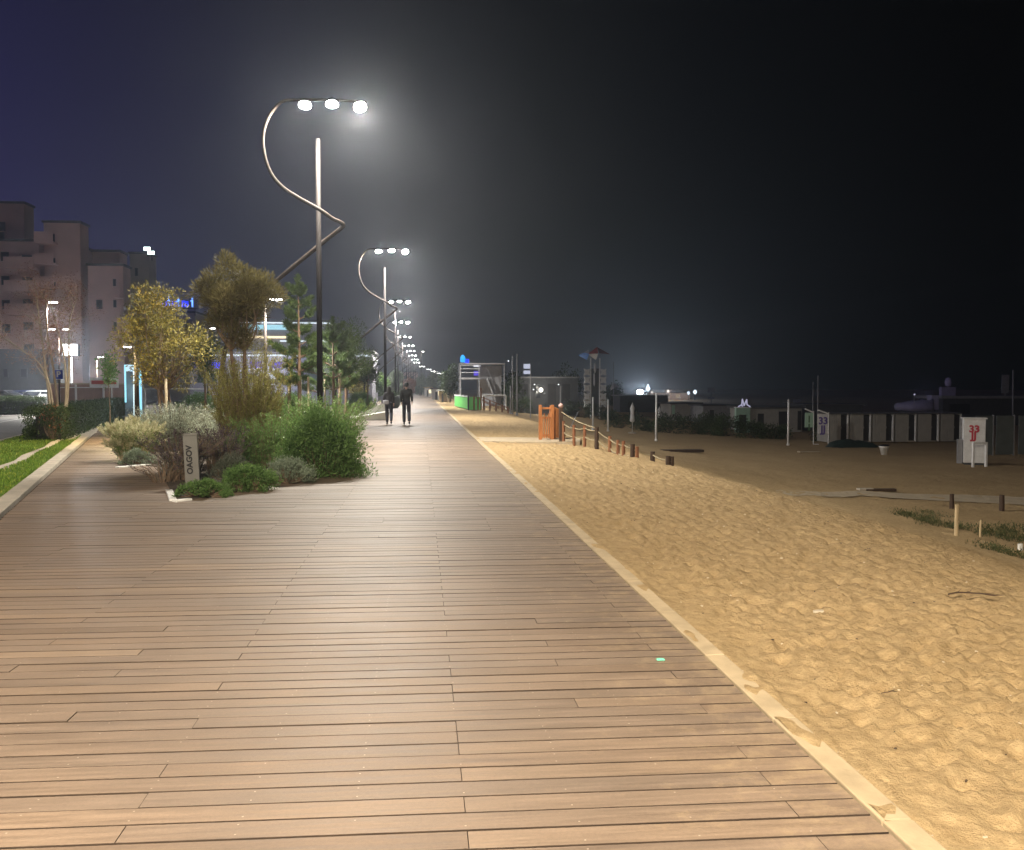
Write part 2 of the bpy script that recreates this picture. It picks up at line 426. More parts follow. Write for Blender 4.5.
# ------------------------------------------------------------------ setting: deck
LE0 = GZ(-2, 517); LE1 = GZ(97, 429)
def left_edge(y):
    if y < LE1.y+1: return LE0.x+(y-LE0.y)*(LE1.x-LE0.x)/(LE1.y-LE0.y)
    return -5.0
mb = MB(); y = -1.5; row = 0; scr = MB()
PITCHB = .1305
off = [0, 1.2, .6, 1.8]
while y < 236:
    w = PITCHB if y < 70 else PITCHB*3
    gap = R.uniform(.007, .0125) if y < 70 else .014
    xl = max(left_edge(y), -1.4-.62*max(y, 0)-3); o = R.choice([0, 1.2, 0, 1.2, .6, 1.8]) if row % 2 else (0 if R.random() < .8 else .6)
    if row % 2 and R.random() < .6: o = 1.2
    cuts = [xl]; k = math.ceil((xl-.155-o)/2.4); xk = .155+o+2.4*k
    while xk < 1.5:
        if xk > xl+.1: cuts.append(xk)
        xk += 2.4
    cuts.append(1.622)
    for a, b in zip(cuts[:-1], cuts[1:]):
        t = min(1, max(0, R.gauss(.5, .2))); dz = R.uniform(-.0018, .0018)
        x0, x1 = a+.0007, b-.0007; z = dz
        ya = lambda x, yy: yy-.022*x+.036
        k0 = len(mb.V); yb = y+w-gap; ch = .0012
        for (xx, yy, zz) in ((x0, y, -.03), (x1, y, -.03), (x1, yb, -.03), (x0, yb, -.03), (x0, y, z-ch), (x1, y, z-ch), (x1, yb, z-ch), (x0, yb, z-ch),
                             (x0+ch, y+ch, z), (x1-ch, y+ch, z), (x1-ch, yb-ch, z), (x0+ch, yb-ch, z)):
            mb.V.append((xx, ya(xx, yy), zz))
        for f in ((0, 1, 5, 4), (1, 2, 6, 5), (2, 3, 7, 6), (3, 0, 4, 7), (4, 5, 9, 8), (5, 6, 10, 9), (6, 7, 11, 10), (7, 4, 8, 11), (8, 9, 10, 11)):
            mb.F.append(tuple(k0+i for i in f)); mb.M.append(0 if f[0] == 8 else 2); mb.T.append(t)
        if y < 13:
            xj = math.ceil((x0-.155)/.4)*.4+.155
            ss = [xj+.4*i for i in range(int((x1-xj)/.4)+1)]
            for sx in ss:
                for yy in (y+.025, y+w-gap-.025):
                    if R.random() < .45: continue
                    q = sx+R.uniform(-.008, .008); Y = ya(q, yy); r = .0032
                    mb.face([(q-r, Y-r, z+.0015), (q+r, Y-r, z+.0015), (q+r, Y+r, z+.0015), (q-r, Y+r, z+.0015)], 1, .9)
    y += w; row += 1
M['edge_shade'] = plain('board_edge_shade', (.055, .036, .024), .9, 8, .3, 0)  # gap shade put into the colour of the board sides
M['screw'] = plain('screw_head', (.50, .42, .33), .5, 5, .1, 0)
tag(mb.build('boardwalk', [M['deck'], M['screw'], M['edge_shade']], tone=True), kind='structure')

# left kerb along the angled edge of the boardwalk
d = (LE1-LE0).normalized(); nrm = Vector((-d.y, d.x, 0))
mb = MB(); s = -7.0
while s < (LE1-LE0).length+3:
    p = LE0+d*(s+.5)+nrm*.12
    mb.box((p.x, p.y, -.035), (.24, .994, .11), math.atan2(-d.x, d.y)); s += 1.0
tag(mb.build('kerb', M['concrete'], bevel=.006), kind='structure')

# lawn, road, pavements (sheets)
def sheet(name, pts, z, mat, kind='structure'):
    mb = MB(); mb.face([(p[0], p[1], z) for p in pts]); o = mb.build(name, mat); return tag(o, kind=kind)
kA = LE0-d*12+nrm*.24; kB = LE0+d*27+nrm*.24
rA = Vector((-10.9, 22.5, 0)); rd = Vector((-.24, 1, 0)).normalized(); rn = Vector((-rd.y, rd.x, 0))
rp = lambda s, w: rA+rd*s+rn*w
lawn_poly = [kA, kB, rp(34, 0), rp(-30, 0)]
sheet('lawn_ground', lawn_poly, -.03, M['lawn'])
mb = MB()
a, b = rp(-30, 0), rp(230, 0)
mb.box(((a+b)/2+rn*.1+Vector((0, 0, -.07))), (.2, 260, .18), math.atan2(-rd.x, rd.y))
tag(mb.build('kerb', M['concrete']), kind='structure')
sheet('road', [rp(-30, .2), rp(230, .2), rp(230, 7.4), rp(-30, 7.4)][::-1], -.125, M['asphalt'])
mk = plain('road_paint', (.6, .6, .56), .7, 6, .15, .1)
sheet('road_marking', [rp(-30, 3.7), rp(230, 3.7), rp(230, 3.82), rp(-30, 3.82)][::-1], -.121, mk)
mb = MB(); p = rp(100, 9.3); mb.box((p.x, p.y, -.06), (3.8, 260, .2), math.atan2(-rd.x, rd.y))
tag(mb.build('pavement', M['path']), kind='structure')
# zig-zag stepping edge of concrete across the lawn
zz = [(-10, 470), (14, 462), (22, 456), (44, 448), (50, 443), (66, 437), (72, 432), (96, 431), (97, 433), (82, 435), (74, 440), (62, 441), (52, 447), (40, 451), (26, 460), (12, 465), (-10, 474)]
mb = MB(); mb.prism([GZ(*q)[:2] for q in zz][::-1], -.05, .025)
tag(mb.build('path', M['concrete']), kind='structure')

# small concrete path across the sand to the gate
pa = [(1.75, GZ(480, 441.5).y), (4.4, GZ(545, 441.5).y-.3), (4.6, GZ(545, 441.5).y+1.6), (1.75, GZ(480, 436).y)]
mb = MB(); mb.prism([(1.75, 25.9), (4.5, 25.3), (4.9, 27.4), (1.75, 28.2)], -.12, .012)
tag(mb.build('path', M['path']), kind='structure')
# lower beach path
mb = MB(); pts0 = [(775, 489), (860, 491), (960, 495), (1060, 499)]; pts1 = [(775, 493), (860, 496), (960, 502), (1060, 507)]
A = [G(*q) for q in pts0]; B = [G(*q) for q in pts1]
def interp(L, u):
    u *= len(L)-1; i = min(int(u), len(L)-2); return L[i].lerp(L[i+1], u-i)
NS = 60
for i in range(NS+1):
    a_, b_ = interp(A, i/NS), interp(B, i/NS)
    for j in range(4): q = a_.lerp(b_, j/3); mb.V.append((q.x, q.y, sand_h(q.x, q.y)+detail_h(q.x, q.y)*.3+.028*min(1, i/8)-.01))
for i in range(NS):
    for j in range(3): k0 = i*4+j; mb.F.append((k0, k0+1, k0+5, k0+4)); mb.M.append(0); mb.T.append(0)
tag(mb.build('path', M['path']), kind='structure')
# ------------------------------------------------------------------ promenade lamps
def smooth_path(pts, n=6):
    pts = [Vector(p) for p in pts]; out = []
    for i in range(len(pts)-1):
        p0 = pts[max(i-1, 0)]; p1 = pts[i]; p2 = pts[i+1]; p3 = pts[min(i+2, len(pts)-1)]
        for k in range(n):
            t = k/n; out.append(.5*((2*p1)+(p2-p0)*t+(2*p0-5*p1+4*p2-p3)*t*t+(3*p1-p0-3*p2+p3)*t**3))
    out.append(pts[-1]); return out
LD = 23.3; PX1 = 320
lpos = [None]
base1 = Vector((PY(PX1, 388, LD).x, LD, 0))
def lamp_local(px, py, dy=0):
    p = PY(px, py, LD+dy); return Vector((p.x-base1.x, dy, p.z))
arc_px = [(283.5, 101), (273.5, 109.4), (266.5, 121.8), (263, 137.6), (264.7, 155.3), (270.9, 173), (282.4, 187), (298.2, 197.6), (320.3, 210), (332.4, 218.5), (340, 222), (343.3, 225), (340, 229), (322.7, 242.6), (280.8, 277)]
dys = [.0, -.03, -.06, -.1, -.14, -.16, -.17, -.17, -.16, -.1, -.05, 0, .06, .17, .3]
arc = [lamp_local(a, b, c) for (a, b), c in zip(arc_px, dys)]
hy = lamp_local(283.5, 101).z
head_t = [lamp_local(283.5, 101), Vector((-.5, 0, hy+.04)), Vector((0, 0, hy+.06)), Vector((.6, 0, hy+.06)), Vector((1.22, 0, hy+.04))]
tail = [arc[-1]+Vector((-.62, .1, -.52)), arc[-1]+Vector((-1.15, .16, -1.15)), arc[-1]+Vector((-1.5, .2, -2.1)), arc[-1]+Vector((-1.62, .2, -3.4)), Vector((arc[-1].x-1.62, .5, -.02))]
lamp_label = ['nearest tall brown promenade lamp with spiral arm and three bright heads, rising from the bed',
 'second promenade lamp along the row, its spiral arm just above the walking couple',
 'third promenade lamp of the row, seen below the arm of the second']
def make_lamp():
    t = thing('promenade_lamp', lamp_label[0], 'street lamp', base1, 'spiral promenade lamps in a long row')
    MB().tube([(0, 0, -.02), (0, 0, 3), (0, 0, lamp_local(320, 139).z)], [.078, .072, .058], 14).lathe([(.15, 0), (.15, .02), (.09, .03), (.085, .16)], 14).build('pole', M['corten'], t, smooth=True)
    pth = smooth_path(list(reversed(head_t))[:-1]+arc+tail, 5)
    rs = [.034+.022*min(1, i/len(pth)*1.35) for i in range(len(pth))]
    MB().tube(pth, rs, 10).build('spiral_arm', M['steel'], t, smooth=True)
    for (px, py, em, tx, ty) in ((305, 102, E_lamp, .0, -.55), (332, 101, E_lamp, .05, -.5), (360, 104, E_lampw, .18, -.8)):
        p = lamp_local(px, py); rot = Matrix.Rotation(-tx, 3, 'Y') @ Matrix.Rotation(ty*.8, 3, 'X')
        h = MB(); rr = .17
        prof = [(.05, .09), (.13, .07), (rr, .02), (rr, -.025)]
        h.lathe(prof[::-1], 14)
        h.tube([(0, 0, .07), (0, 0, .2)], .02, 6)
        ho = h.build('lamp_head', M['corten'], t, smooth=True); ho.location = p+Vector((0, 0, -.06)); ho.rotation_euler = rot.to_euler()
        MB().lathe([(.03, -.05), (.10, -.045), (.150, -.026)], 16).build('lens', em, ho, smooth=True)
    return t
lamp0 = make_lamp()
farlens = {}
def dim_lens(root):
    for c in kids(root):
        for g in kids(c):
            if g.name.startswith('lens'):
                k_ = g.data.name
                if k_ not in farlens:
                    m_ = g.data.copy(); m_.materials.clear(); m_.materials.append(E_far); farlens[k_] = m_
                g.data = farlens[k_]
def light(name, typ, loc, energy, col, parent=None, size=None, blend=.5, rot=None, soft=.12):
    l = bpy.data.lights.new(name, typ); l.energy = energy; l.color = col; l.shadow_soft_size = soft
    if typ == 'SPOT': l.spot_size = rad(size); l.spot_blend = blend
    o = bpy.data.objects.new(name, l); C.objects.link(o); o.location = loc
    if rot is not None: o.rotation_euler = rot
    if parent is not None: o.parent = parent
    return o
def aim(v):                                # rotation that points a spot along v
    return Vector(v).to_track_quat('-Z', 'Y').to_euler()
lamps = [(Vector((base1.x-.15, -2.6, 0)), None), (base1, None)]
for (px, lz) in ((386, 252), (396, 302), (398.5, 322.5), (403, 337), (407, 345.7), (409, 351), (411, 355.5), (413.5, 359.5), (415.5, 362.5)):
    Y = (hy-CAMZ)*FPX/(388-lz); lamps.append((Vector(((px-421)/FPX*Y, Y, 0)), None))
for (px, lz) in ((421, 366.5), (428, 369.3), (432, 371), (435, 372), (438, 373.2), (441, 374)):
    Y = (hy-CAMZ)*FPX/(388-lz); lamps.append((Vector(((px-421)/FPX*Y, Y, 0)), None))
ORD = ['fourth', 'fifth', 'sixth', 'seventh', 'eighth', 'ninth', 'tenth', 'eleventh', 'twelfth', 'thirteenth', 'fourteenth', 'fifteenth', 'sixteenth', 'seventeenth']
LAMP_P = 12500
for i, (p, _) in enumerate(lamps):
    if i == 0: L = None
    elif i == 1: L = lamp0
    else:
        lab = lamp_label[i-1] if i <= 3 else ORD[i-4]+' promenade lamp of the row counted from the nearest one, over the far walkway'
        L = dup(lamp0, p, label=lab)
        if i >= 5: dim_lens(L)
    # light given off by the heads
    warm = (1, .86, .66) if i == 0 else ((1, .93, .80) if i == 1 else (1, .96, .90))
    if i <= 2:
        for k, (hx, dx, dyy, sz_) in enumerate(((-.45, -.6, 0, 124), (.35, .6, 0, 124), (1.08, .3, 0, 160))):
            light('lamp_light', 'SPOT', p+Vector((hx, -.08, hy-.2)), LAMP_P/3*(1.27 if i == 0 else 1.0), warm, None, 166 if i == 0 else sz_, .7, aim((dx*(.5 if i == 0 else 1)+(.05 if i == 0 else 0), dyy+(.75 if i == 0 else 0), -1)), .14)
    else:
        light('lamp_light', 'SPOT', p+Vector((.3, -.1, hy-.2)), LAMP_P*((.95 if i < 6 else .35 if i < 9 else .16)), warm, None, 158, .7, aim((.05, 0, -1)), .5)
# the lamp behind the viewer: out of the frame, stands in the same row
dup(lamp0, lamps[0][0], label='promenade lamp of the row standing behind the viewer, outside the photograph')

# ------------------------------------------------------------------ far street lamps on the road side
def street_lamp(px, py_head, Y, label, arm=.9, em=E_far, power=900, twin=False, side=1, group='street lamps along the road', col=(1, .95, .86), hs=1):
    p = PY(px, py_head, Y); base = Vector((p.x-side*arm, Y, -.1))
    t = thing('street_lamp', label, 'street lamp', base, group)
    h = p.z+.1
    MB().tube([(0, 0, 0), (0, 0, h+.05)], [.09, .05], 8).build('pole', M['steel'], t, smooth=True)
    for s in ((side, -side) if twin else (side,)):
        MB().tube([(0, 0, h), (s*arm*.5, 0, h+.1), (s*arm, 0, h+.06)], .03, 6).build('arm', M['steel'], t, smooth=True)
        hd = MB().box((s*arm, 0, h+.04), (.55*hs, .3*hs, .09*hs)).build('lamp_head', M['greyp'], t, bevel=.02)
        MB().box((s*arm, 0, h-.03), (.46*hs, .26*hs, .06*hs)).build('lens', em, hd)
    light('lamp_light', 'SPOT', Vector((p.x, Y, p.z-.15)), power, col, None, 150, .8, aim((0, -.1, -1)), .2)
    return t
street_lamp(276, 299, 38, 'single road lamp with glowing head between the dark feathery tree and the pine', .45, power=5000)
street_lamp(53, 302, 62, 'tall single road lamp before the apartment block at far left', .4, power=16000)
street_lamp(-12, 318, 90, 'added tall road lamp at the very left edge, lighting the apartment block', .4, power=20000)  # added to brighten the apartment walls, head outside the frame
street_lamp(101, 357, 88, 'added low road lamp lighting the foot of the lower apartment block', .4, power=14000)  # extra lamp added to brighten the walls of the lower block
street_lamp(66, 329, 74, 'twin headed low road lamp beside the bare tree', .55, twin=True, power=9000)
street_lamp(127, 346, 27, 'low lamp post glimpsed behind the left side of the yellow tree', -.25, power=900, hs=.45, col=(1, .78, .42))
street_lamp(213, 328, 80, 'road lamp seen between the yellow tree and dark tree', .5, power=1500)
street_lamp(368, 354, 95, 'small distant road lamp left of the second promenade lamp', .5, power=1500)
street_lamp(376, 360, 120, 'small distant road lamp above the round dark tree', .5, power=1500)
street_lamp(423, 351.5, 190, 'single far lamp hanging just right of the promenade row', .4, power=1200)

# ------------------------------------------------------------------ planted bed
bed_px = [(177, 501), (167, 484), (157, 467), (124, 463), (112, 450), (150, 422), (262, 408), (346, 416), (340, 462), (300, 478), (215, 497)]
bed = [GZ(*q) for q in bed_px]
mb = MB(); mb.prism([b[:2] for b in bed][::-1], -.05, .012)
tag(mb.build('planting_bed', M['bed']), kind='structure')
def edging(a, b, lab):
    a = GZ(*a); b = GZ(*b); dd = b-a
    mb = MB(); mb.box(((a+b)/2+Vector((0, 0, .006))), (dd.length, .10, .04), math.atan2(dd.y, dd.x)); o = mb.build('bed_edging', M['palegreen'] if 0 else M['white'], bevel=.005)
    return tag(o, lab, 'edging', 'white edging of the planting bed')
edging((174, 502), (190, 500), 'white edging strip at the near corner of the planting bed, right hand leg')
edging((173, 501), (169, 491), 'white edging strip at the near corner of the planting bed, left hand leg')
edging((117, 468), (150, 465), 'pale edging strip below the grey-green cushion plant at the left of the bed')

def ground_any(px, py): return GZ(px, py)
def bush(name, label, cat, px, py, w, h, mat, n=5000, leaf=.035, lw=.35, upright=.5, clumps=40, depth=None, group='shrubs in the planted bed', jitter=.45, tilt=0, z=0, plum=None, stemmat=None):
    """px,py: base centre pixel; w,h metres. Leaves gather in clumps spread through an uneven mound."""
    b = GZ(px, py, z); dpt = depth or w*.8
    b = Vector((b.x, b.y+dpt*.45, z))
    t = thing(name, label, cat, b, group)
    c = Cards(); st = MB()
    for k in range(clumps):
        a = R.uniform(0, 2*math.pi); rr = math.sqrt(R.random()); hh = R.random()**.7
        rmax = math.sqrt(max(.05, 1-hh*hh*.9))*rr
        cx = math.cos(a)*rmax*w/2*.85; cy = math.sin(a)*rmax*dpt/2*.85; cz = hh*h*(.86+.14*R.random())*(1-.25*rr)
        cr = R.uniform(.10, .2)*min(w, h*1.4)*1.1
        m = int(n/clumps)
        off = sph(m)*(NP.random((m, 1))**.5)*cr; off[:, 2] *= .9
        P = np.array([cx, cy, cz])+off; P[:, 2] = np.abs(P[:, 2])
        D = off/cr*(1-upright)+np.array([cx/w, cy/dpt, .3])*.6+np.array([0, 0, upright*1.4])+NP.normal(size=(m, 3))*jitter
        c.add(P, D, leaf*NP.uniform(.6, 1.4, m), leaf*lw*NP.uniform(.7, 1.3, m), tone=np.clip(NP.normal(.45+.12*R.uniform(-1, 1), .2, m), 0, 1))
        st.tube([(cx*.2, cy*.2, 0), (cx*.7, cy*.7, cz*.5), (cx, cy, cz)], [.012, .008, .004], 4)
        if plum is not None and R.random() < plum[1]:
            q = NP.normal(size=(plum[2], 3))*cr*.8+np.array([cx, cy, cz+cr*.6]); q[:, 2] = np.abs(q[:, 2])
            c.add(q, np.array([0, 0, 1])+NP.normal(size=q.shape)*.35, plum[3], plum[3]*.3, m=1)
    c.build('foliage', [mat]+([plum[0]] if plum else []), t)
    st.build('stems', stemmat or M['bark'], t)
    return t
def spires(name, label, cat, px, py, w, h, mat, n, blades, leaf, lw, lean=.35, depth=None, group='shrubs in the planted bed', headmat=None, head=0, stemmat=None, hl=None):
    """many separate upright stems carrying small leaves: wormwood, lavender, fountain grass"""
    b = GZ(px, py); dpt = depth or w*.8; b = Vector((b.x, b.y+dpt*.45, 0))
    t = thing(name, label, cat, b, group); c = Cards(); st = MB()
    for k in range(n):
        a = R.uniform(0, 2*math.pi); rr = math.sqrt(R.random())
        x0, y0 = math.cos(a)*rr*w*.28, math.sin(a)*rr*dpt*.28
        ln = h*R.uniform(.42, 1.05); lx = math.cos(a)*rr*lean*ln+R.gauss(0, .06); ly = math.sin(a)*rr*lean*ln+R.gauss(0, .06)
        pts = [Vector((x0, y0, 0)), Vector((x0+lx*.35, y0+ly*.35, ln*.55)), Vector((x0+lx*1.1, y0+ly*1.1, ln*(1-.15*rr)))]
        st.tube(pts, [.006, .004, .002], 3, cap=False)
        u = NP.uniform(.12, 1, blades); P = np.where(u[:, None] < .5, np.array(pts[0])+(np.array(pts[1])-np.array(pts[0]))*(u[:, None]*2), np.array(pts[1])+(np.array(pts[2])-np.array(pts[1]))*((u[:, None]-.5)*2))
        D = NP.normal(size=(blades, 3))*.6+np.array([lx, ly, ln])*.5/ln*1.2
        c.add(P+NP.normal(size=P.shape)*.012, D, leaf*NP.uniform(.6, 1.3, blades), leaf*lw, tone=np.clip(NP.normal(.25+.4*u, .18), 0, 1))
        if head:
            q = np.array(pts[2])+(np.array(pts[2])-np.array(pts[1]))*NP.uniform(-.25, .25, (head, 1))+NP.normal(size=(head, 3))*.012
            c.add(q, NP.normal(size=(head, 3))*.5+np.array([lx, ly, ln])/ln, hl or leaf*1.2, (hl or leaf)*(.25 if hl else .45), m=1)
    c.build('foliage', [mat]+([headmat] if headmat else []), t); st.build('stems', stemmat or M['bark'], t)
    return t
# bed planting, near to far
L_mix = leafm('leaves_grey_dark', (.06, .065, .05), (.15, .17, .12), (.24, .25, .2))
bush('low_shrub', 'low dark green creeping shrub at the front corner of the bed, before the slab sign', 'shrub', 197, 500, .95, .26, L_green, 7000, .03, .4, .4, 60)
bush('low_shrub', 'mid green mounded shrub at the front right of the slab sign', 'shrub', 243, 494, 1.15, .42, L_green, 9000, .034, .4, .4, 70)
bush('low_shrub', 'grey-green spreading shrub at the foot of the big green bush', 'shrub', 285, 486, 1.1, .45, L_grey, 7000, .035, .35, .5, 60)
spires('purple_shrub', 'dark purple seedhead plant just left of the slab sign, stems leaning out', 'shrub', 176, 482, .95, .80, L_mix, 170, 30, .03, .35, .55, headmat=L_purple, head=16)
spires('purple_shrub', 'dark purple seedhead plant standing right behind the slab sign', 'shrub', 218, 476, .9, .85, L_mix, 150, 26, .03, .35, .35, headmat=L_purple, head=16)
spires('purple_shrub', 'few bent purple stems overhanging the edging left of the near bed corner', 'shrub', 160, 484, .7, .42, L_mix, 40, 10, .028, .35, 1.1, headmat=L_purple, head=8)
spires('silver_shrub', 'large pale silver-green wormwood filling the upper left of the bed', 'shrub', 166, 452, 2.2, 1.22, L_silver, 560, 50, .055, .32, .40, depth=2.2)
spires('silver_shrub', 'pale silver shrub between the slab sign and the tree with the double stem', 'shrub', 212, 456, 1.4, 1.15, L_silver, 260, 44, .05, .32, .40)
spires('fountain_grass', 'cream plumed fountain grass at the left tip of the bed', 'ornamental grass', 128, 462, .95, .82, L_grass, 240, 16, .20, .035, .42, group='plants at the left tip of the bed', headmat=L_cream, hl=.06, head=46, stemmat=M['pale_wood'])
spires('fountain_grass', 'second tuft of cream plumed grass, right behind the left tip of the bed', 'ornamental grass', 146, 449, .8, .82, L_grass, 130, 12, .2, .035, .4, group='plants at the left tip of the bed', headmat=L_cream, hl=.06, head=46, stemmat=M['pale_wood'])
bush('cushion_plant', 'small grey-green cushion plant at the left edging of the bed', 'shrub', 132, 466, .85, .32, L_grey, 5000, .035, .5, .3, 45, group='plants at the left tip of the bed')
bush('green_bush', 'large rounded green leafy bush at the right front of the bed', 'bush', 318, 480, 1.75, 1.2, L_green, 26000, .055, .34, .45, 150, depth=1.5, jitter=.6)
spires('green_bush', 'tall light green feathery bush by the lamp foot at the right of the bed', 'bush', 318, 464, 2.1, 1.5, L_bright, 480, 60, .065, .18, .42, depth=1.9)
spires('green_bush', 'light green soft bush between the dark feathery tree and the big right bush', 'bush', 268, 470, 1.7, 1.1, L_bright, 380, 54, .06, .2, .4, depth=1.6)
bush('green_bush', 'olive green bush right at the foot of the dark feathery tree', 'bush', 236, 470, 1.2, .7, L_green, 9000, .05, .25, .6, 70)
bush('green_bush', 'mid green bush deeper in the bed, left of the lamp pole', 'bush', 292, 432, 2.6, 1.4, L_bright, 15000, .08, .2, .75, 100, depth=2)
bush('green_bush', 'broad dense green bush behind the white curved bench', 'bush', 360, 411, 2.6, 1.35, L_green, 16000, .07, .3, .5, 110, depth=2.2, group='bushes farther along the walkway')
bush('green_bush', 'green bush behind the bare stakes, left of the young pine', 'bush', 262, 414, 3.2, 1.5, L_green, 10000, .09, .3, .5, 80, depth=2, group='bushes farther along the walkway')
bush('green_bush', 'bright green bush below the illuminated pillar', 'bush', 196, 418, 3.4, 1.35, L_bright, 10000, .09, .25, .6, 80, depth=2, group='bushes farther along the walkway')

bush('low_shrub', 'dense dark green skirt of foliage under the right end of the big bush', 'shrub', 334, 477, 1.1, .62, L_green, 9000, .05, .3, .45, 70)
bush('low_shrub', 'grey-green low foliage between the slab sign and the grey spreading shrub', 'shrub', 228, 484, 1.0, .45, L_mix, 5000, .04, .3, .45, 50)
# slab sign with upright writing
p = GZ(193, 486); p = Vector((p.x, p.y, 0))
t = thing('slab_sign', 'upright grey metal slab sign with black vertical writing, leaning slightly left among the plants', 'sign', p, None, rad(5))
t.rotation_euler = (0, rad(-2.5), rad(-6))
W_, H_ = .225, .80
MB().bx(-W_/2, W_/2, -.02, .02, -.02, H_).build('panel', M['slab'], t, bevel=.004)
MB().bx(-W_/2+.02, W_/2+.012, -.035, .028, H_, H_+.035).build('cap', M['slab'], t, bevel=.004)
text_mesh('lettering', 'OAGOV', .125, M['black'], t, (-.02, -.0255, .42), (math.pi/2, -math.pi/2, 0), .002, .004)

# ------------------------------------------------------------------ curved white bench
bx0 = GZ(347, 420.5); 
t = thing('curved_bench', 'long white sculpted bench curving up from the walkway behind the walking woman', 'bench', (0, 0, 0)); t.location = Vector((bx0.x, bx0.y, 0))
prof = []
Lb = 1.95; mb = MB(); st = 24; k0 = 0
for i in range(st+1):
    u = i/st; x = u*Lb; h1 = .08+.38*u**.9; lift = .0; back = .14+.80*u**1.25
    y0 = -.25+.9*math.sin(u*1.2)*.5; dep = .15+.75*u
    ring = [(x, y0, .02), (x, y0-.02, h1*.9), (x, y0+.03, h1), (x, y0+dep*.55, h1*.92), (x, y0+dep*.8, back), (x, y0+dep*.8+.07, back), (x, y0+dep, .02)]
    for q in ring: mb.V.append(q)
for i in range(st):
    for j in range(7):
        a = i*7+j; b = i*7+(j+1) % 7; mb.F.append((a, a+7, b+7, b)); mb.M.append(0); mb.T.append(.5)
mb.F.append(tuple(range(7))); mb.F.append(tuple(reversed(range(st*7, st*7+7)))); mb.M += [0, 0]; mb.T += [0, 0]
s_ = mb.build('shell', M['bench'], t)
mb = MB()
for i in range(st):
    u = (i+.5)/st; x = u*Lb; mb.box((x, .1+.9*math.sin(u*1.2)*.5-.25+.05, .012), (Lb/st+.01, .2+.5*u, .02), 0)
mb.build('plinth', M['darkgrey'], t)
p = GZ(391, 408); t = thing('round_planter', 'dark round planter tub between the two walking people', 'planter', p)
MB().lathe([(.55, 0), (.72, .25), (.78, .95), (.72, .95), (.70, .8)], 20).build('tub', M['darkgrey'], t, smooth=True)
c = Cards(); c.add(NP.normal(size=(900, 3))*[.3, .3, .12]+[0, 0, .98], NP.normal(size=(900, 3))+[0, 0, .8], .12, .04); c.build('foliage', L_dark, t)
# ------------------------------------------------------------------ trees
def limb_tree(base, h, nl, spread, r0, mb, split=.35, curve=.15, tips=None, levels=2, seed=0):
    rr = random.Random(seed)
    def grow(p, d, ln, r, lev):
        pts = [p]; q = p.copy(); dd = d.copy()
        for i in range(4):
            dd = (dd+Vector((rr.gauss(0, curve), rr.gauss(0, curve), rr.gauss(0.05, curve*.6)))).normalized(); q = q+dd*ln/4; pts.append(q.copy())
        mb.tube(pts, [r*(1-.6*i/4) for i in range(5)], 6 if lev == 0 else 5, cap=False)
        if lev >= levels: tips.append((q, dd)); return
        for k in range(nl):
            a = rr.uniform(0, 2*math.pi); pp = pts[rr.choice([2, 3, 4, 4])]
            nd = (dd*.9+Vector((math.cos(a), math.sin(a), rr.uniform(-.1, .5)))*spread).normalized()
            grow(pp, nd, ln*rr.uniform(.5, .75), r*.5, lev+1)
        tips.append((q, dd))
    grow(Vector(base), Vector((0, 0, 1)), h*split, r0, 0)

def crown_clumps(c, centers, n, cr, leaf, lw, droop=0, m=0, up=.3, flat=1):
    for (cx, cy, cz, s, tn) in centers:
        k = int(n*s*s) if n*s*s > 8 else 8
        off = sph(k)*(NP.random((k, 1))**.45)*cr*s; off[:, 2] *= flat
        D = off/(cr*s)+np.array([0, 0, up-droop])+NP.normal(size=(k, 3))*.4
        c.add(np.array([cx, cy, cz])+off, D, leaf*NP.uniform(.6, 1.4, k), leaf*lw*NP.uniform(.7, 1.3, k), tone=np.clip(NP.normal(tn, .18, k), 0, 1), m=m)

# bare tree at the left, three pale stems with a thin rusty crown
b = GZ(52, 438); t = thing('bare_tree', 'thin multi-stemmed bare tree with rusty wisps standing on the lawn at far left', 'tree', b)
mb = MB(); tips = []; sx = b.y/FPX
def lp(px, py, dy=0, bb=None):
    q = PY(px, py, bb.y+dy); return Vector((q.x-bb.x, dy, q.z-bb.z))
stems = [[(57, 441), (55, 420), (52, 400), (48, 380), (38, 362), (22, 350), (4, 338)], [(62, 438), (65, 410), (66, 380), (63, 350), (55, 320), (50, 300)], [(64, 436), (67, 400), (69, 370), (69, 345), (70, 320), (76, 300)],
         [(53, 440), (50, 405), (46, 372), (42, 340), (38, 310), (36, 292)], [(58, 441), (57, 400), (52, 360), (47, 330), (46, 300)]]
for i, s in enumerate(stems):
    pts = [lp(x, y, (i-2)*.12+j*.02, b) for j, (x, y) in enumerate(s)]
    pts = smooth_path(pts, 4); mb.tube(pts, [.05*(1-.75*j/len(pts)) for j in range(len(pts))], 6, cap=False); 
    for j in range(len(pts)//2, len(pts), 2):
        for _ in range(3):
            d2 = Vector((R.gauss(0, .6), R.gauss(0, .5), R.uniform(.2, 1))).normalized(); q = pts[j]; e1 = q+d2*R.uniform(.3, .7); e2 = e1+(d2+Vector((R.gauss(0, .5), 0, R.uniform(-.2, .5)))).normalized()*R.uniform(.2, .5)
            mb.tube([q, e1, e2], [.009, .006, .003], 4, cap=False); tips += [e1, e2]
mb.build('trunk', M['palebark'], t, smooth=True)
c = Cards(); crown_clumps(c, [(q.x, q.y, q.z, R.uniform(.6, 1.2), R.uniform(.2, .8)) for q in tips], 34, .22, .06, .35, .2)
for j in range(60):
    s = R.choice(stems); 
q0 = lp(62, 330, .1, b)
crown_clumps(c, [(q0.x+R.gauss(0, .30), R.gauss(0, .3), q0.z+R.gauss(0, .65), R.uniform(.6, 1.1), R.uniform(.2, .8)) for _ in range(70)], 26, .2, .06, .35, .2)
c.build('crown', L_rust, t)
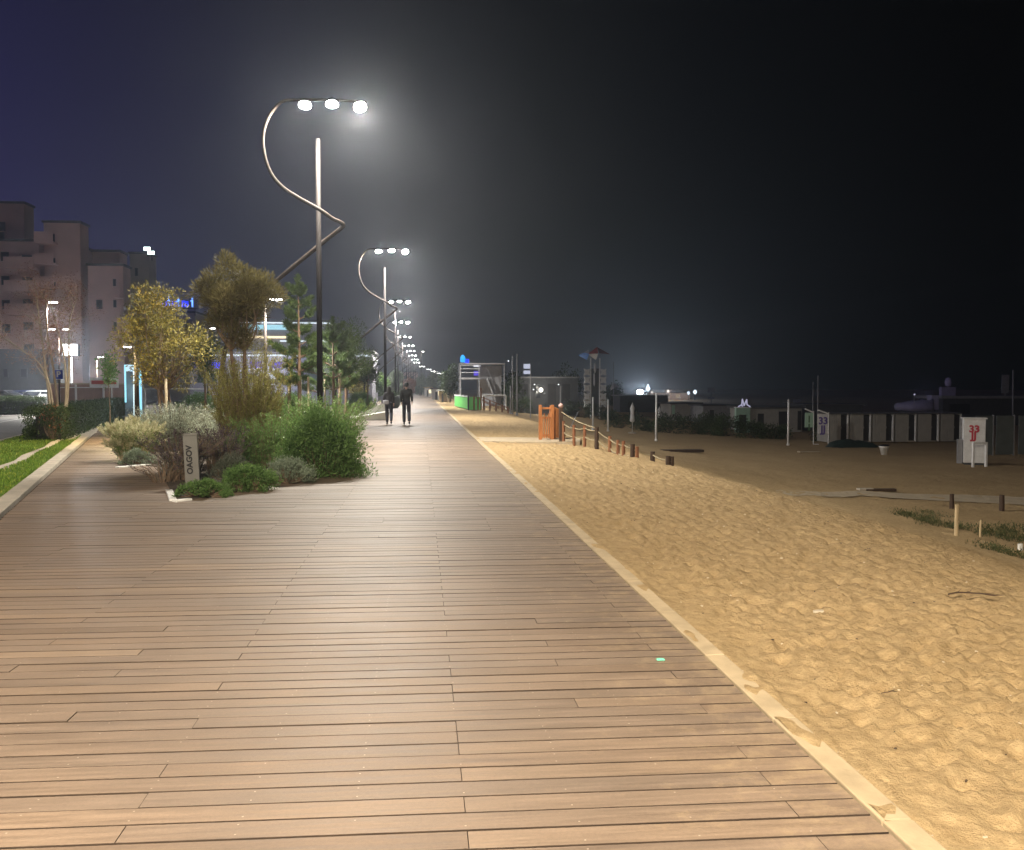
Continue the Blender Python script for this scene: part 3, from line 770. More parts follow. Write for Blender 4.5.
bush('red_shrub', 'small shrub with red leaves against the stems of the bare tree', 'shrub', 49, 441, .8, 1.3, L_hedge, 1600, .05, .5, .4, 36, depth=.4, group='shrubs beside the road', plum=(L_red, .35, 16, .07), z=0)
bush('low_shrub', 'low dark shrub spilling toward the road left of the bare tree', 'shrub', 34, 440, 1.2, .55, L_hedge, 3500, .055, .5, .4, 40, group='shrubs beside the road')

# yellow-lit tree
def leafy_tree(name, label, base, px, ptop, pbot, wpx, Y, mat, trunkmat, n, leaf, lw, clumps, cr, droop=0, forkdz=None, seed=1, trunks=2, group='trees in the planting', tr=.07, ov=None, shape=None, mat2=None, up=.3):
    b = Vector((PY(base[0], 388, Y).x, Y, 0)); t = thing(name, label, 'tree', b, group)
    sc_ = Y/FPX; cz = (PY(px, (ptop+pbot)/2, Y).z); cx = PY(px, 388, Y).x-b.x; hw = wpx*sc_/2; hh = (pbot-ptop)*sc_/2
    rr = random.Random(seed); mb = MB(); cen = []
    for k in range(clumps):
        a = rr.uniform(0, 6.28); ph = rr.uniform(-1, 1); q = rr.random()**.4
        x = math.cos(a)*math.sqrt(1-ph*ph)*q; y = math.sin(a)*math.sqrt(1-ph*ph)*q; z = ph*q
        if shape: x, y, z = shape(x, y, z)
        cen.append((cx+x*(hw-cr*.5), y*(hw*.9-cr*.5), cz+z*(hh-cr*.4), rr.uniform(.55, 1.25), min(1, max(0, rr.gauss(.5, .2)))))
    for k in range(trunks):
        a = 6.28*k/trunks; o = Vector((math.cos(a)*.09*(trunks > 1), math.sin(a)*.09, 0)); topz = cz-hh*.55 if forkdz is None else cz-hh-forkdz
        fork = Vector((cx*.7+o.x*1.5, o.y*1.5, topz)); mb.tube(smooth_path([o, Vector((cx*.3+o.x*1.2+rr.gauss(0, .05), o.y, topz*.5)), fork], 4), [tr*(1-.035*i) for i in range(9)], 7, cap=False)
        for (x, y, z, s, tn) in rr.sample(cen, min(len(cen), 14)):
            mid = (fork+Vector((x, y, z)))/2+Vector((rr.gauss(0, .1), rr.gauss(0, .1), -.1)); mb.tube(smooth_path([fork, mid, Vector((x, y, z))], 3), [tr*.5, tr*.42, tr*.36, tr*.28, tr*.2, tr*.12, tr*.06], 5, cap=False)
    mb.build('trunk', trunkmat, t, smooth=True)
    c = Cards(); crown_clumps(c, cen, n/clumps, cr, leaf, lw, droop, up=up)
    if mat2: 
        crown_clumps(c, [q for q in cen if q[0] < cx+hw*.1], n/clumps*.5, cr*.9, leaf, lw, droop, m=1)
    c.build('crown', [mat]+([mat2] if mat2 else []), t)
    return t
leafy_tree('yellow_tree', 'small leafy tree lit yellow by the lamps, left of the dark feathery tree', (168, 0), 160, 287, 388, 108, 25.5, leafm('leaves_olive', (.12, .11, .03), (.34, .29, .07), (.55, .45, .12)), M['bark'], 9500, .085, .35, 60, .36, .2, forkdz=0, seed=3, trunks=3, tr=.05, shape=lambda x, y, z: (x*(1-.35*max(0, z)), y, z), mat2=leafm('leaves_lamplit', (.30, .2, .04), (.55, .42, .07), (.7, .6, .15)))  # lamplight on the left clumps put into the second leaf colour
leafy_tree('feathery_tree', 'dark olive feathery tree with a rounded crown rising from the bed, on one forked trunk', (241, 0), 237, 254, 346, 88, 18.6, L_olive, M['bark'], 27000, .12, .12, 64, .22, .1, forkdz=.05, seed=8, trunks=2, tr=.05, up=.75, shape=lambda x, y, z: (x*(.72+.28*abs(math.sin(3*z+1)))+.08*math.sin(5*z), y, z*(.82+.18*math.cos(4*x))))
spires('tamarisk_shrub', 'wide olive feathery shrub wrapping the stem of the dark tree', 'shrub', 243, 466, 1.55, 2.6, L_olive2, 300, 110, .09, .12, .22, depth=1.2, group='trees in the planting')
for (px, nm, lab, top, bot, wd, Y, mt, n) in (
  (108, 'sapling', 'thin bright green sapling between the road railing and the yellow tree', 352, 388, 17, 30, L_bright, 900),):
    leafy_tree(nm, lab, (px+1, 0), px, top, bot, wd, Y, mt, M['bark'], n, .09, .5, 14, .18, 0, seed=5, trunks=1, tr=.02)
leafy_tree('olive_tree', 'loose olive green tree behind the lamp pole, right of the young pine', (342, 0), 343, 314, 396, 62, 40, L_pine, M['pinebark'], 13000, .12, .22, 60, .42, 0, seed=13, trunks=2, tr=.07, shape=lambda x, y, z: (x, y, z*.9))
leafy_tree('leaning_tree', 'thin dark tree between the yellow tree and feathery tree', (204, 0), 205, 330, 385, 40, 34, L_dark, M['bark'], 5000, .1, .3, 30, .35, 0, seed=17, trunks=1, tr=.05)
leafy_tree('round_tree', 'small round dark tree clipped to a ball left of the second lamp', (368, 0), 368, 361, 386, 26, 62, L_dark, M['bark'], 6000, .13, .35, 40, .45, 0, seed=19, trunks=1, tr=.06)
leafy_tree('yellow_tree', 'yellow leafed tree low behind the young pine', (348, 0), 347, 374, 392, 22, 70, L_yellow, M['bark'], 2500, .16, .4, 24, .4, 0, seed=23, trunks=1, tr=.06)

# pines: trunk with whorls of branches ending in needle tufts
def pine(label, px, top, Y, hwpx, seed, n_whorl=7, stakes=True, low=.30):
    b = Vector((PY(px, 388, Y).x, Y, 0)); t = thing('young_pine', label, 'tree', b, 'young pines beside the walkway')
    H = PY(px, top, Y).z; rr = random.Random(seed); mb = MB(); c = Cards(); hw = hwpx*Y/FPX
    mb.tube([(0, 0, 0), (.02, 0, H*.5), (0, 0, H*.97)], [.07, .05, .015], 7)
    def tuft(p, d, s):
        s *= 1.35; k = int(150*s); D = np.array(d)*1.1+NP.normal(size=(k, 3))*.75
        P = np.array(p)-np.array(d)*NP.uniform(0, .22*s, (k, 1)); c.add(P, D, .17*NP.uniform(.7, 1.2, k), .020, tone=np.clip(NP.normal(.5, .2, k), 0, 1))
    tuft((0, 0, H), (0, 0, 1), 1.2)
    for w in range(n_whorl):
        u = (w+.3)/n_whorl; z = H*(low+(.95-low)*u); ln = hw*(1-u*.78)*rr.uniform(.8, 1.1)
        for k in range(rr.choice([4, 5, 6])):
            a = rr.uniform(0, 6.28); d = Vector((math.cos(a), math.sin(a), .45+.4*u)); l2 = ln*rr.uniform(.6, 1.1)
            e = Vector((0, 0, z))+d*l2; m_ = Vector((0, 0, z))+d*l2*.5+Vector((0, 0, -.05)); mb.tube([(0, 0, z), m_, e], [.022, .016, .008], 5, cap=False); tuft(e, d.normalized(), 1)
            tuft(m_+d*.1, (d+Vector((rr.gauss(0, .5), rr.gauss(0, .5), .3))).normalized(), .7)
            for s in (-1, 1):
                sd = (d+Vector((-d.y, d.x, .3))*s*.7).normalized(); q = m_+sd*l2*.35; mb.tube([m_, q], [.01, .006], 4, cap=False); tuft(q, sd, .8)
    mb.build('trunk', M['pinebark'], t, smooth=True); c.build('crown', L_pine, t)
    if stakes:
        for (dx, dy) in ((-.32, 0), (.28, .1), (0, .35)):
            o = MB().tube([(0, 0, 0), (0, 0, 1.9)], .035, 7).build('support_stake', M['stake'], None, smooth=True); o.location = b+Vector((dx, dy, 0)); tag(o, 'pale round support stake beside the %s' % label.split(',')[0], 'stake', 'support stakes round the young pines')
    return t
pine('tall young pine standing just left of the lamp pole, with open whorled branches', 299, 276, 29, 32, 4, 8)
pine('smaller young pine right of the lamp pole, half behind the loose olive tree', 333, 318, 37, 34, 9, 6)
pine('young pine low behind the lamp pole, the farthest of the three', 318, 338, 44, 26, 12, 6, stakes=False)
for i, (px, Y, h, lab) in enumerate(((256, 33, 2.0, 'pale support stake right of the dark feathery tree'), (290, 31, 1.9, 'pale support stake left of the tall young pine'), (166, 25, 1.8, 'yellow-lit support stake against the trunk of the yellow tree'), (268, 36, 2.1, 'pale support stake between the feathery tree and the tall pine'))):
    o = MB().tube([(0, 0, 0), (0, 0, h)], .04, 7).build('support_stake', M['stake'], None, smooth=True); o.location = (PY(px, 388, Y).x, Y, 0); tag(o, lab, 'stake', 'support stakes by the trees')

# hedges
def hedge(label, a, b, w, h, mat, n, z=0, leaf=.07):
    mid = (a+b)/2; dd = b-a; L = dd.length; t = thing('hedge', label, 'hedge', (mid.x, mid.y, z), 'clipped hedges', math.atan2(dd.y, dd.x))
    c = Cards(); P = NP.random((n, 3))
    # concentrate on the skin
    f = NP.integers(0, 4, n); e_ = NP.random(n) < .06; P[e_, 0] = NP.choice([0, 1], e_.sum())+NP.normal(size=e_.sum())*.01; P[f == 0, 1] = NP.random((f == 0).sum())**3*.25; P[f == 1, 2] = 1-NP.random((f == 1).sum())**2*.25; P[f == 2, 1] = 1-NP.random((f == 2).sum())**2*.25
    Q = np.stack([(P[:, 0]-.5)*L, (P[:, 1]-.5)*w, P[:, 2]*h], 1); Q[:, 2] += .05*np.sin(Q[:, 0]*2.1)*P[:, 2]+.04*np.sin(Q[:, 0]*5.7)*P[:, 2]
    c.add(Q, NP.normal(size=(n, 3))+[0, 0, .3], leaf*NP.uniform(.6, 1.3, n), leaf*.5); c.build('foliage', mat, t)
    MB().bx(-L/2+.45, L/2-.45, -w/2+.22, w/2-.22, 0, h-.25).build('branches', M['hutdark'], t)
    return t
hA = GZ(46, 441); hB = GZ(125, 413.5)
hedge('long dark clipped hedge between the lawn and the road', hA, hB, 1.1, .95, L_hedge, 42000)
hC = GZ(-40, 415); hD = GZ(40, 413)
hedge('dark hedge on the far side of the road, before the parked cars', hC, hD, 1.3, 1.05, L_hedge, 16000, z=-.05, leaf=.09)
# lawn blades
P = []
def inside(p, poly):
    r = False; j = len(poly)-1
    for i in range(len(poly)):
        a, b = poly[i], poly[j]
        if (a[1] > p[1]) != (b[1] > p[1]) and p[0] < (b[0]-a[0])*(p[1]-a[1])/(b[1]-a[1])+a[0]: r = not r
        j = i
    return r
zpoly = [GZ(*q) for q in zz]
while len(P) < 42000:
    y = 9+30*R.random()**1.3; x = R.uniform(-17, -4.5)
    if inside((x, y), lawn_poly) and not inside((x, y), zpoly) and x > -.50*y-1.5: P.append((x, y, -.03))
P = np.array(P); dist = P[:, 1]
c = Cards(); c.add(P, NP.normal(size=P.shape)*.5+[0, 0, 1], (.035+.0022*dist), (.006+.0009*dist))
tag(c.build('lawn_grass', L_lawn), 'short lit lawn grass left of the boardwalk', 'grass', kind='stuff')

L_weed = leafm('weed_leaves', (.045, .05, .018), (.10, .115, .04), (.17, .17, .08))
# scrubby plants at the foot of the sand bank, right
def weeds(label, pxs, n, hh, mat, leaf=.09):
    pts = [G(*q) for q in pxs]; cx = sum(p.x for p in pts)/len(pts); cy = sum(p.y for p in pts)/len(pts); cz = min(p.z for p in pts)
    t = thing('beach_weeds', label, 'plants', (cx, cy, cz), 'weeds at the foot of the sand bank'); c = Cards()
    for k in range(n):
        a, b = R.sample(pts, 2); u = R.random(); x = a.x+(b.x-a.x)*u+R.gauss(0, .25); y = a.y+(b.y-a.y)*u+R.gauss(0, .35); z = sand_h(x, y)
        m = 26; q = np.array([x-cx, y-cy, z-cz])+NP.normal(size=(m, 3))*[.09, .09, .02]; q[:, 2] += NP.random(m)*hh*R.uniform(.2, 1)
        c.add(q, NP.normal(size=(m, 3))*.6+[0, 0, 1], leaf*NP.uniform(.5, 1.2, m), leaf*.2)
    c.build('foliage', mat, t); return t
weeds('green trailing weeds on the dark sand left of the pale stake', [(906, 516), (925, 522), (945, 528), (930, 514)], 60, .16, L_weed)
weeds('dark green weeds right of the pale stake at the frame edge', [(965, 530), (985, 536), (1010, 538), (1028, 545), (1024, 530)], 80, .18, L_weed)
weeds('thin weeds on the near slope below the small stake', [(975, 545), (1000, 552), (1030, 560)], 20, .08, L_weed)
# ------------------------------------------------------------------ buildings on the left
def building(name, label, blocks, Y, dep, mat, windows, roofmat=None, group=None, balc=(), ztop_px=True):
    """blocks: (px0, px1, py_top, dy) front boxes at depth Y+dy."""
    c0 = PY((blocks[0][0]+blocks[0][1])/2, 388, Y); base = Vector((c0.x, Y, -.1)); t = thing(name, label, 'building', base, group)
    for (a, b, top, dy) in blocks:
        x0 = PY(a, 388, Y+dy).x-base.x; x1 = PY(b, 388, Y+dy).x-base.x; h = PY((a+b)/2, top, Y+dy).z-base.z
        MB().bx(x0, x1, dy, dy+dep, 0, h).build('wall', mat, t)
        r = MB(); r.bx(x0-.15, x1+.15, dy-.15, dy+dep+.15, h+.001, h+.25).build('roof', roofmat or M['roof'], t)
    for (a, b, p0, p1, dy) in windows:
        x0 = PY(a, 388, Y+dy).x-base.x; x1 = PY(b, 388, Y+dy).x-base.x; z1 = PY(a, p0, Y+dy).z-base.z; z0 = PY(a, p1, Y+dy).z-base.z
        f = MB(); fw = .09
        f.bx(x0, x1, dy-.06, dy+.02, z0, z0+fw).bx(x0, x1, dy-.06, dy+.02, z1-fw, z1).bx(x0, x0+fw, dy-.06, dy+.02, z0+fw, z1-fw).bx(x1-fw, x1, dy-.06, dy+.02, z0+fw, z1-fw)
        w = f.build('window', M['darkgrey'], t); MB().bx(x0+fw, x1-fw, dy-.03, dy-.004, z0+fw, z1-fw).build('pane', M['winglass'], w)
    for (a, b, p0, dy) in balc:
        x0 = PY(a, 388, Y+dy).x-base.x; x1 = PY(b, 388, Y+dy).x-base.x; z = PY(a, p0, Y+dy).z-base.z
        s = MB().bx(x0, x1, dy-1.4, dy-.003, z-.2, z).build('balcony', mat, t)
        m = MB(); m.bx(x0, x1, dy-1.4, dy-1.32, z+.001, z+1.0); m.build('parapet', mat, s)
    return t
wins = []
for r_, y in enumerate((258, 279, 300, 321, 342, 363)):
    wins += [(25, 36, y, y+9, 0)]
for r_, y in enumerate((232, 256, 280, 304, 328, 352)):
    wins += [(4, 12, y, y+8, 0)]
for y in (258, 280, 302, 324, 346): wins += [(83.5, 88, y, y+7, -4)]
building('apartment_building', 'large stepped apartment block with flat roofs at the far left of the picture', [(-60, 28, 203, 0), (-60, 42, 241, -4), (47, 83, 223, -4), (28, 60, 246, 6), (84, 91, 250, 2)], 105, 2.5, M['brick'],
    [(3, 9, 222, 231, 0), (25, 35, 255, 263, -4), (25, 35, 277, 285, -4), (25, 35, 299, 307, -4), (2, 8, 232, 241, -4+4), (4, 12, 252, 261, -4), (4, 12, 276, 285, -4), (4, 12, 300, 309, -4), (4, 12, 324, 333, -4), (25, 35, 322, 330, -4), (25, 35, 344, 352, -4),
     (51, 58, 234, 243, -4), (51, 58, 258, 266, -4), (51, 58, 282, 290, -4)], balc=[(42.5, 61, 243, -4), (42.5, 61, 264, -4), (42.5, 61, 287, -4), (42.5, 61, 310, -4), (12, 41.5, 268, -4), (12, 41.5, 291, -4), (12, 41.5, 314, -4)])
building('apartment_building', 'lower square apartment block with a cornice, right of the tall stepped one', [(90, 125, 266, 0), (95, 122, 252, 4)], 100, 2.5, M['brick'],
    [(115, 118, 279, 289, 0), (115, 118, 300, 310, 0), (115, 118, 322, 331, 0), (98, 104, 300, 309, 0)], balc=[(119, 126, 297, 0), (119, 126, 318, 0)])
building('tower_block', 'narrow grey service tower carrying two rooftop floodlights', [(132, 151, 254, 0)], 112, 3, M['plaster2'], [(137, 140, 268, 276, 0), (137, 140, 292, 300, 0)], group=None)
for (px, py, lab) in ((147.5, 249, 'left one of the two floodlights on the narrow tower roof'), (151.5, 253, 'right one of the two floodlights on the narrow tower roof')):
    p = PY(px, py, 111.8); t = thing('floodlight', lab, 'floodlight', p, 'rooftop floodlights')
    MB().box((0, 0, 0), (.9, .35, .5)).build('housing', M['darkgrey'], t, bevel=.03); MB().box((0, -.19, 0), (.75, .03, .38)).build('lens', glow('flood_lens', (.8, 1, .95), 9), t); MB().tube([(0, .1, -.9), (0, .1, -.2)], .06, 6).build('bracket', M['darkgrey'], t)
building('apartment_building', 'low dark block glimpsed behind the bare tree at far left', [(-60, 60, 352, 0)], 82, 3, M['darkgrey'], [(3, 9, 368, 378, 0), (20, 28, 368, 378, 0)])
# blue rooftop lettering
p = PY(178, 306, 118); t = thing('rooftop_sign', 'glowing blue rooftop lettering on a hotel between the yellow tree and the dark tree', 'sign', (p.x, p.y, p.z))
for i_, (x_, w__, h__, kind) in enumerate(((-1.9, .55, .7, 0), (-1.25, .3, 1.25, 1), (-.75, .5, .75, 2), (-.1, .45, 1.0, 1), (.45, .5, .75, 2), (1.0, .3, .7, 1), (1.6, .3, 1.15, 1))):
    m_ = MB(); z_ = -.1
    if kind == 0: m_.bx(x_, x_+w__, 0, .06, z_, z_+.14).bx(x_, x_+w__, 0, .06, z_+h__-.14, z_+h__).bx(x_, x_+.14, 0, .06, z_+.15, z_+h__-.15).bx(x_+w__-.14, x_+w__, 0, .06, z_+.15, z_+h__-.15)
    elif kind == 1: m_.bx(x_+.08, x_+.24, 0, .06, z_, z_+h__).bx(x_-.08, x_+.07, 0, .06, z_+h__*.6, z_+h__*.6+.14)
    else: m_.bx(x_, x_+.14, 0, .06, z_, z_+h__).bx(x_+w__-.14, x_+w__, 0, .06, z_, z_+h__).bx(x_+.15, x_+w__-.15, 0, .06, z_+h__-.14, z_+h__)
    m_.build('letter', E_bluew if i_ in (1, 3, 6) else E_blue, t)
MB().bx(-2.3, 2.4, .12, .2, -.35, -.25).bx(-2.0, -1.9, .1, .2, -1.2, -.25).bx(2.0, 2.1, .1, .2, -1.2, -.25).build('frame', M['darkgrey'], t)
building('hotel', 'hotel block carrying the blue rooftop lettering behind the trees', [(160, 196, 313, 0)], 119, 10, M['plaster2'], [(164, 169, 322, 330, 0), (174, 179, 322, 330, 0), (186, 191, 322, 330, 0), (174, 179, 340, 348, 0)])
# bright modern pavilion with light strips behind the trees
t = building('seafront_pavilion', 'long modern building with glowing horizontal light bands behind the trees', [(190, 372, 352, 0), (232, 330, 322, 5)], 92, 12, M['purplegrey'], [])
by = t.location
def strip(px0, px1, py, th, mat, dy=-.25, nm='light_strip'):
    a = PY(px0, py, 92+dy); b = PY(px1, py, 92+dy); h = th*92/FPX
    MB().bx(a.x-by.x, b.x-by.x, dy-.08, dy, a.z-by.z-h/2, a.z-by.z+h/2).build(nm, mat, t)
strip(190, 372, 355, 1.6, E_strip); strip(236, 300, 327, 5, E_cool, 4.7); strip(236, 286, 337, 2.2, E_warm, 4.7); strip(232, 330, 322.5, 1.2, E_strip, 4.7); strip(280, 345, 341, 1.3, E_strip, 4.7)
for a, b, c_ in ((194, 204, E_violet), (212, 224, E_blue), (250, 262, E_violet), (272, 282, E_violet), (306, 312, E_blue)): strip(a, b, 365, 6, c_, -.2, 'lit_window')
for i in range(7): strip(198+22*i, 216+22*i, 378, 9, M['glassgreen'], -.12, 'window')
light('lamp_light', 'POINT', PY(260, 372, 88), 900, (.75, .8, 1), soft=.6)
# illuminated pillar
p = GZ(132, 412); Y = 42; px0 = PY(132, 388, Y)
t = thing('illuminated_pillar', 'tall glowing pale blue pillar frame beyond the long hedge', 'illuminated pillar', (px0.x, Y, 0))
k = Y/FPX; z1 = PY(132, 364, Y).z; z0 = .0
MB().bx(-.33, .42, .05, .35, z0, z1).build('housing', M['darkgrey'], t, bevel=.01)
MB().bx(.06, .24, -.02, .045, z0+.1, z1-.03).build('light_panel', glow('pillar_white', (.75, .95, 1.0), 1.6), t)
MB().bx(.245, .41, -.01, .045, z0+.1, z1-.03).build('light_panel', E_pillar, t)
MB().bx(-.32, -.26, -.02, .045, .9, z1-.03).build('light_strip', E_pillar, t)
MB().bx(-.255, .055, -.015, .045, z1-.33, z1-.03).build('light_strip', glow('pillar_top', (.6, .85, 1.0), 1.1), t)
light('lamp_light', 'POINT', (px0.x+.2, Y-.6, 1.4), 60, (.5, .85, 1), soft=.3)
# railing along the far side of the road
def railing(label, pts, h, mat, parent_group='railings', step=1.6, mid=False, panel=None, panels=()):
    b = pts[0]; t = thing('railing', label, 'railing', b, parent_group); L = [p-b for p in pts]
    MB().tube([p+Vector((0, 0, h)) for p in L], .028, 6).build('top_rail', mat, t)
    if mid: MB().tube([p+Vector((0, 0, h*.5)) for p in L], .018, 6).build('lower_rail', mat, t)
    for i in range(len(L)-1):
        n = max(1, int((L[i+1]-L[i]).length/step))
        for k_ in range(n+(i == len(L)-2)):
            q = L[i].lerp(L[i+1], k_/n); MB().tube([q, q+Vector((0, 0, h))], .03, 6).build('post', mat, t)
    return t
a = PY(60, 407, 50); b = PY(112, 407, 50); zz0 = PY(60, 407, 50).z
railing('white road railing between the bare tree and the illuminated pillar', [Vector((a.x, 50, .0)), Vector((b.x, 50, .0))], PY(60, 387.5, 50).z, M['white'], 'road railings', 1.9)
railing('thin railing continuing right of the illuminated pillar', [Vector((PY(145, 388, 50).x, 50, 0)), Vector((PY(205, 388, 50).x, 50, 0))], PY(60, 389, 50).z, M['white'], 'road railings', 2.2)
# reddish boarding and litter skip behind the railing
p = PY(88, 388, 53); t = thing('boarding', 'brown boarding wall behind the white road railing', 'wall', (p.x, 53, 0))
MB().bx(-2.2, 2.4, 0, .12, 0, 1.75).build('panel', plain('brown_boarding', (.30, .19, .15), .8, 2, .2, .2), t); MB().bx(-2.25, 2.45, -.03, .15, 1.755, 1.83).build('coping', M['path'], t)
for i in range(4): MB().bx(-2.2+i*1.5, -2.1+i*1.5, -.05, -.003, 0, 1.74).build('post', M['white'], t)
p = PY(104, 388, 51); t = thing('menu_board', 'small red and white board on the road railing', 'sign', (p.x, 51, PY(104, 386, 51).z)); MB().bx(-.75, .75, 0, .05, -.1, .45).build('board', M['white'], t); MB().bx(-.65, .65, -.012, -.001, .1, .3).build('band', M['redcloth'], t)
# parking sign
p = PY(59, 388, 40); t = thing('parking_sign', 'square blue parking sign with white P on a thin pole beside the bare tree', 'sign', (p.x, 40, 0))
zc = PY(59, 374.5, 40).z; MB().tube([(0, .04, 0), (0, .04, zc+.35)], .03, 8).build('pole', M['steel'], t)
MB().bx(-.19, .19, -.015, .005, zc-.21, zc+.21).build('frame', M['white'], t, bevel=.01); MB().bx(-.17, .17, -.022, -.0155, zc-.19, zc+.19).build('plate', M['signblue'], t)
text_mesh('lettering', 'P', .34, M['white'], t, (0, -.025, zc), (math.pi/2, 0, 0), .002, .012)

# parked cars
def car(label, p, rz, paint, L=4.2):
    t = thing('parked_car', label, 'car', p, 'cars parked behind the far hedge', rz); w = 1.74
    prof = [(-2.1, .32), (-2.12, .62), (-2.0, .86), (-1.35, .95), (-.75, 1.40), (.75, 1.45), (1.55, 1.02), (2.05, .92), (2.12, .55), (2.08, .30)]
    mb = MB(); n = len(prof)
    for s, f in ((-1, 1), (1, 1)):
        for x, z in prof: mb.V.append((x*L/4.24, s*(w/2-(.16 if z > 1.2 else 0)), z))
    for i in range(n):
        j = (i+1) % n; mb.F.append((i, j, n+j, n+i)); mb.M.append(0); mb.T.append(0)
    mb.F.append(tuple(reversed(range(n)))); mb.F.append(tuple(range(n, 2*n))); mb.M += [0, 0]; mb.T += [0, 0]
    mb.build('body', paint, t, bevel=.05)
    for s in (-1, 1):
        mb = MB(); mb.box((-.1, s*(w/2-.075), 1.17), (1.9, .02, .30)); mb.build('side_window', M['winglass'], t)
    mb = MB(); mb.box((-1.1, 0, 1.19), (.02, 1.3, .42), rot=Matrix.Rotation(rad(52), 3, 'Y')); mb.build('windscreen', M['winglass'], t)
    mb = MB(); mb.box((1.22, 0, 1.26), (.02, 1.3, .42), rot=Matrix.Rotation(rad(-60), 3, 'Y')); mb.build('rear_window', M['winglass'], t)
    for x in (-1.3, 1.3):
        for s in (-1, 1):
            o = MB().tube([(x, s*(w/2-.19), .32), (x, s*(w/2+.01), .32)], .32, 18).build('wheel', M['rubber'], t); MB().tube([(x, s*(w/2), .32), (x, s*(w/2+.02), .32)], .19, 14).build('rim', M['steel'], o)
    for s in (-1, 1):
        MB().box((-2.05, s*.62, .68), (.1, .34, .16)).build('headlight', M['white'], t, bevel=.03); MB().box((2.06, s*.66, .80), (.08, .28, .16)).build('tail_light', M['redp'], t, bevel=.03)
    return t
car('dark navy car parked behind the far hedge, its roof showing above', Vector((PY(22, 388, 78).x, 78, -.06)), rad(4), M['carpaint1'])
car('pale silver car parked just left of the bare tree, behind the hedge', Vector((PY(41, 388, 74).x, 74, -.06)), rad(75), M['carpaint2'])
car('black car at the left edge of the picture behind the hedge', Vector((PY(-2, 388, 74).x, 74, -.06)), rad(-3), M['carpaint3'])
car('white car parked nearer the building behind the bare tree', Vector((PY(84, 388, 66).x, 66, -.06)), rad(8), M['white'])

# ------------------------------------------------------------------ far end of the walkway
def far_tree(label, px, top, bot, w, Y, mat, seed, palm=False, name='far_tree'):
    return leafy_tree(name, label, (px, 0), px, top, bot, w, Y, mat, M['bark'], 3000, .16+.0010*Y, .4, 34, w*Y/FPX*.22, 0, seed=seed, trunks=1, tr=.12, group='trees at the far end of the walkway')
far_tree('dark rounded tree right of the far end of the walkway, beside the green box', 450, 366, 398, 20, 96, L_dark, 31)
far_tree('pale hazy tree at the far end, directly above the walkway', 420, 374, 396, 12, 190, L_grey, 32)
far_tree('pale hazy tree just right of the vanishing walkway', 433, 372, 396, 16, 170, L_grey, 33)
far_tree('grey-green tree between the second lamp and the walking man', 396, 370, 396, 16, 120, L_grey, 34)
far_tree('small green tree behind the walking woman', 382, 372, 396, 14, 100, L_green, 35)
far_tree('yellowish tree left of the walking woman, behind the bench', 360, 376, 398, 18, 84, L_yellow, 36)
far_tree('dark tree among the masts of the beach club', 510, 372, 408, 28, 84, L_dark, 37)
far_tree('tall dark tree on the right side of the beach club', 566, 362, 408, 34, 100, L_dark, 38)
far_tree('dark tree behind the white lattice tower', 612, 380, 408, 24, 125, L_dark, 39)
far_tree('brownish tree over the vanishing end of the walkway', 408, 376, 396, 13, 150, L_rust, 40)
# small kiosks at the far end
def kiosk(label, px, top, bot, w, Y, wall, roof, lit=None, name='kiosk'):
    p = G(px, bot); b = Vector((PY(px, 388, Y).x, Y, min(0, sand_h(max(1.7, PY(px, 388, Y).x), Y)))); t = thing(name, label, 'kiosk', b); W = w*Y/FPX; H = PY(px, top, Y).z-b.z
    MB().bx(-W/2, W/2, 0, W*.7, 0, H).build('wall', wall, t); MB().bx(-W/2-.25, W/2+.25, -.4, W*.7+.2, H+.001, H+.16).build('roof', roof, t)
    MB().bx(-W*.18, W*.05, -.04, -.003, 0, H*.75).build('door', M['darkgrey'], t)
    if lit: MB().bx(W*.12, W*.42, -.04, -.003, H*.4, H*.8).build('lit_window', lit, t)
    return t
kiosk('small white kiosk right of the end of the walkway', 437, 389, 398, 10, 120, M['white'], M['roof'], E_warm)
kiosk('tiny lit kiosk beside the vanishing kerb', 428, 388, 396, 7, 165, M['white'], M['pale_wood'], E_warm)
kiosk('pale kiosk with tan roof left of the dark rounded tree', 443, 391, 399, 8, 100, M['pale_wood'], M['white'])
building('far_block', 'distant pale block hidden in haze above the end of the walkway', [(402, 418, 372, 0)], 330, 20, M['brick'], [(404, 407, 376, 379, 0), (411, 414, 376, 379, 0)])

# ------------------------------------------------------------------ beach club
Y = 82; o = Vector((PY(475, 388, Y).x, Y, sand_h(PY(475, 388, Y).x, Y)))
def lx(px, py, dy=0): q = PY(px, py, Y+dy); return q.x-o.x, q.z-o.z
t = thing('viewing_deck', 'two-storey white framed viewing deck with stairs and a violet lit upper room', 'beach building', o)
zf = lx(470, 377.5)[1]; zt = lx(470, 364.3)[1]
xa, xb, xc = lx(460, 388)[0], lx(480, 388)[0], lx(505, 388)[0]
MB().bx(xa, xb, 0, 3, zf-.16, zf).build('floor', M['greyp'], t)
MB().bx(xa, xc, -.1, 3.1, zt, zt+.12).build('roof', M['greyp'], t)
for x in (xa+.06, xb-.06, xc-.06):
    for y in (.06, 2.9): MB().tube([(x, y, 0), (x, y, zt)], .05, 8).build('post', M['greyp'], t)
m_ = MB(); 
for z in (.45, .8, 1.1): m_.tube([(xa, .03, zf+z), (xb, .03, zf+z)], .025, 5)
m_.build('railing', M['white'], t)
MB().bx(xb+.1, xc-.2, 1.5, 3, 0, zt-.1).build('wall', M['greyp'], t)
MB().bx(lx(473, 0)[0], lx(480, 0)[0], .3, .4, lx(470, 366.5)[1], lx(470, 364.8)[1]).build('light_strip', glow('deck_strip', (.9, .9, 1), 1.3), t)
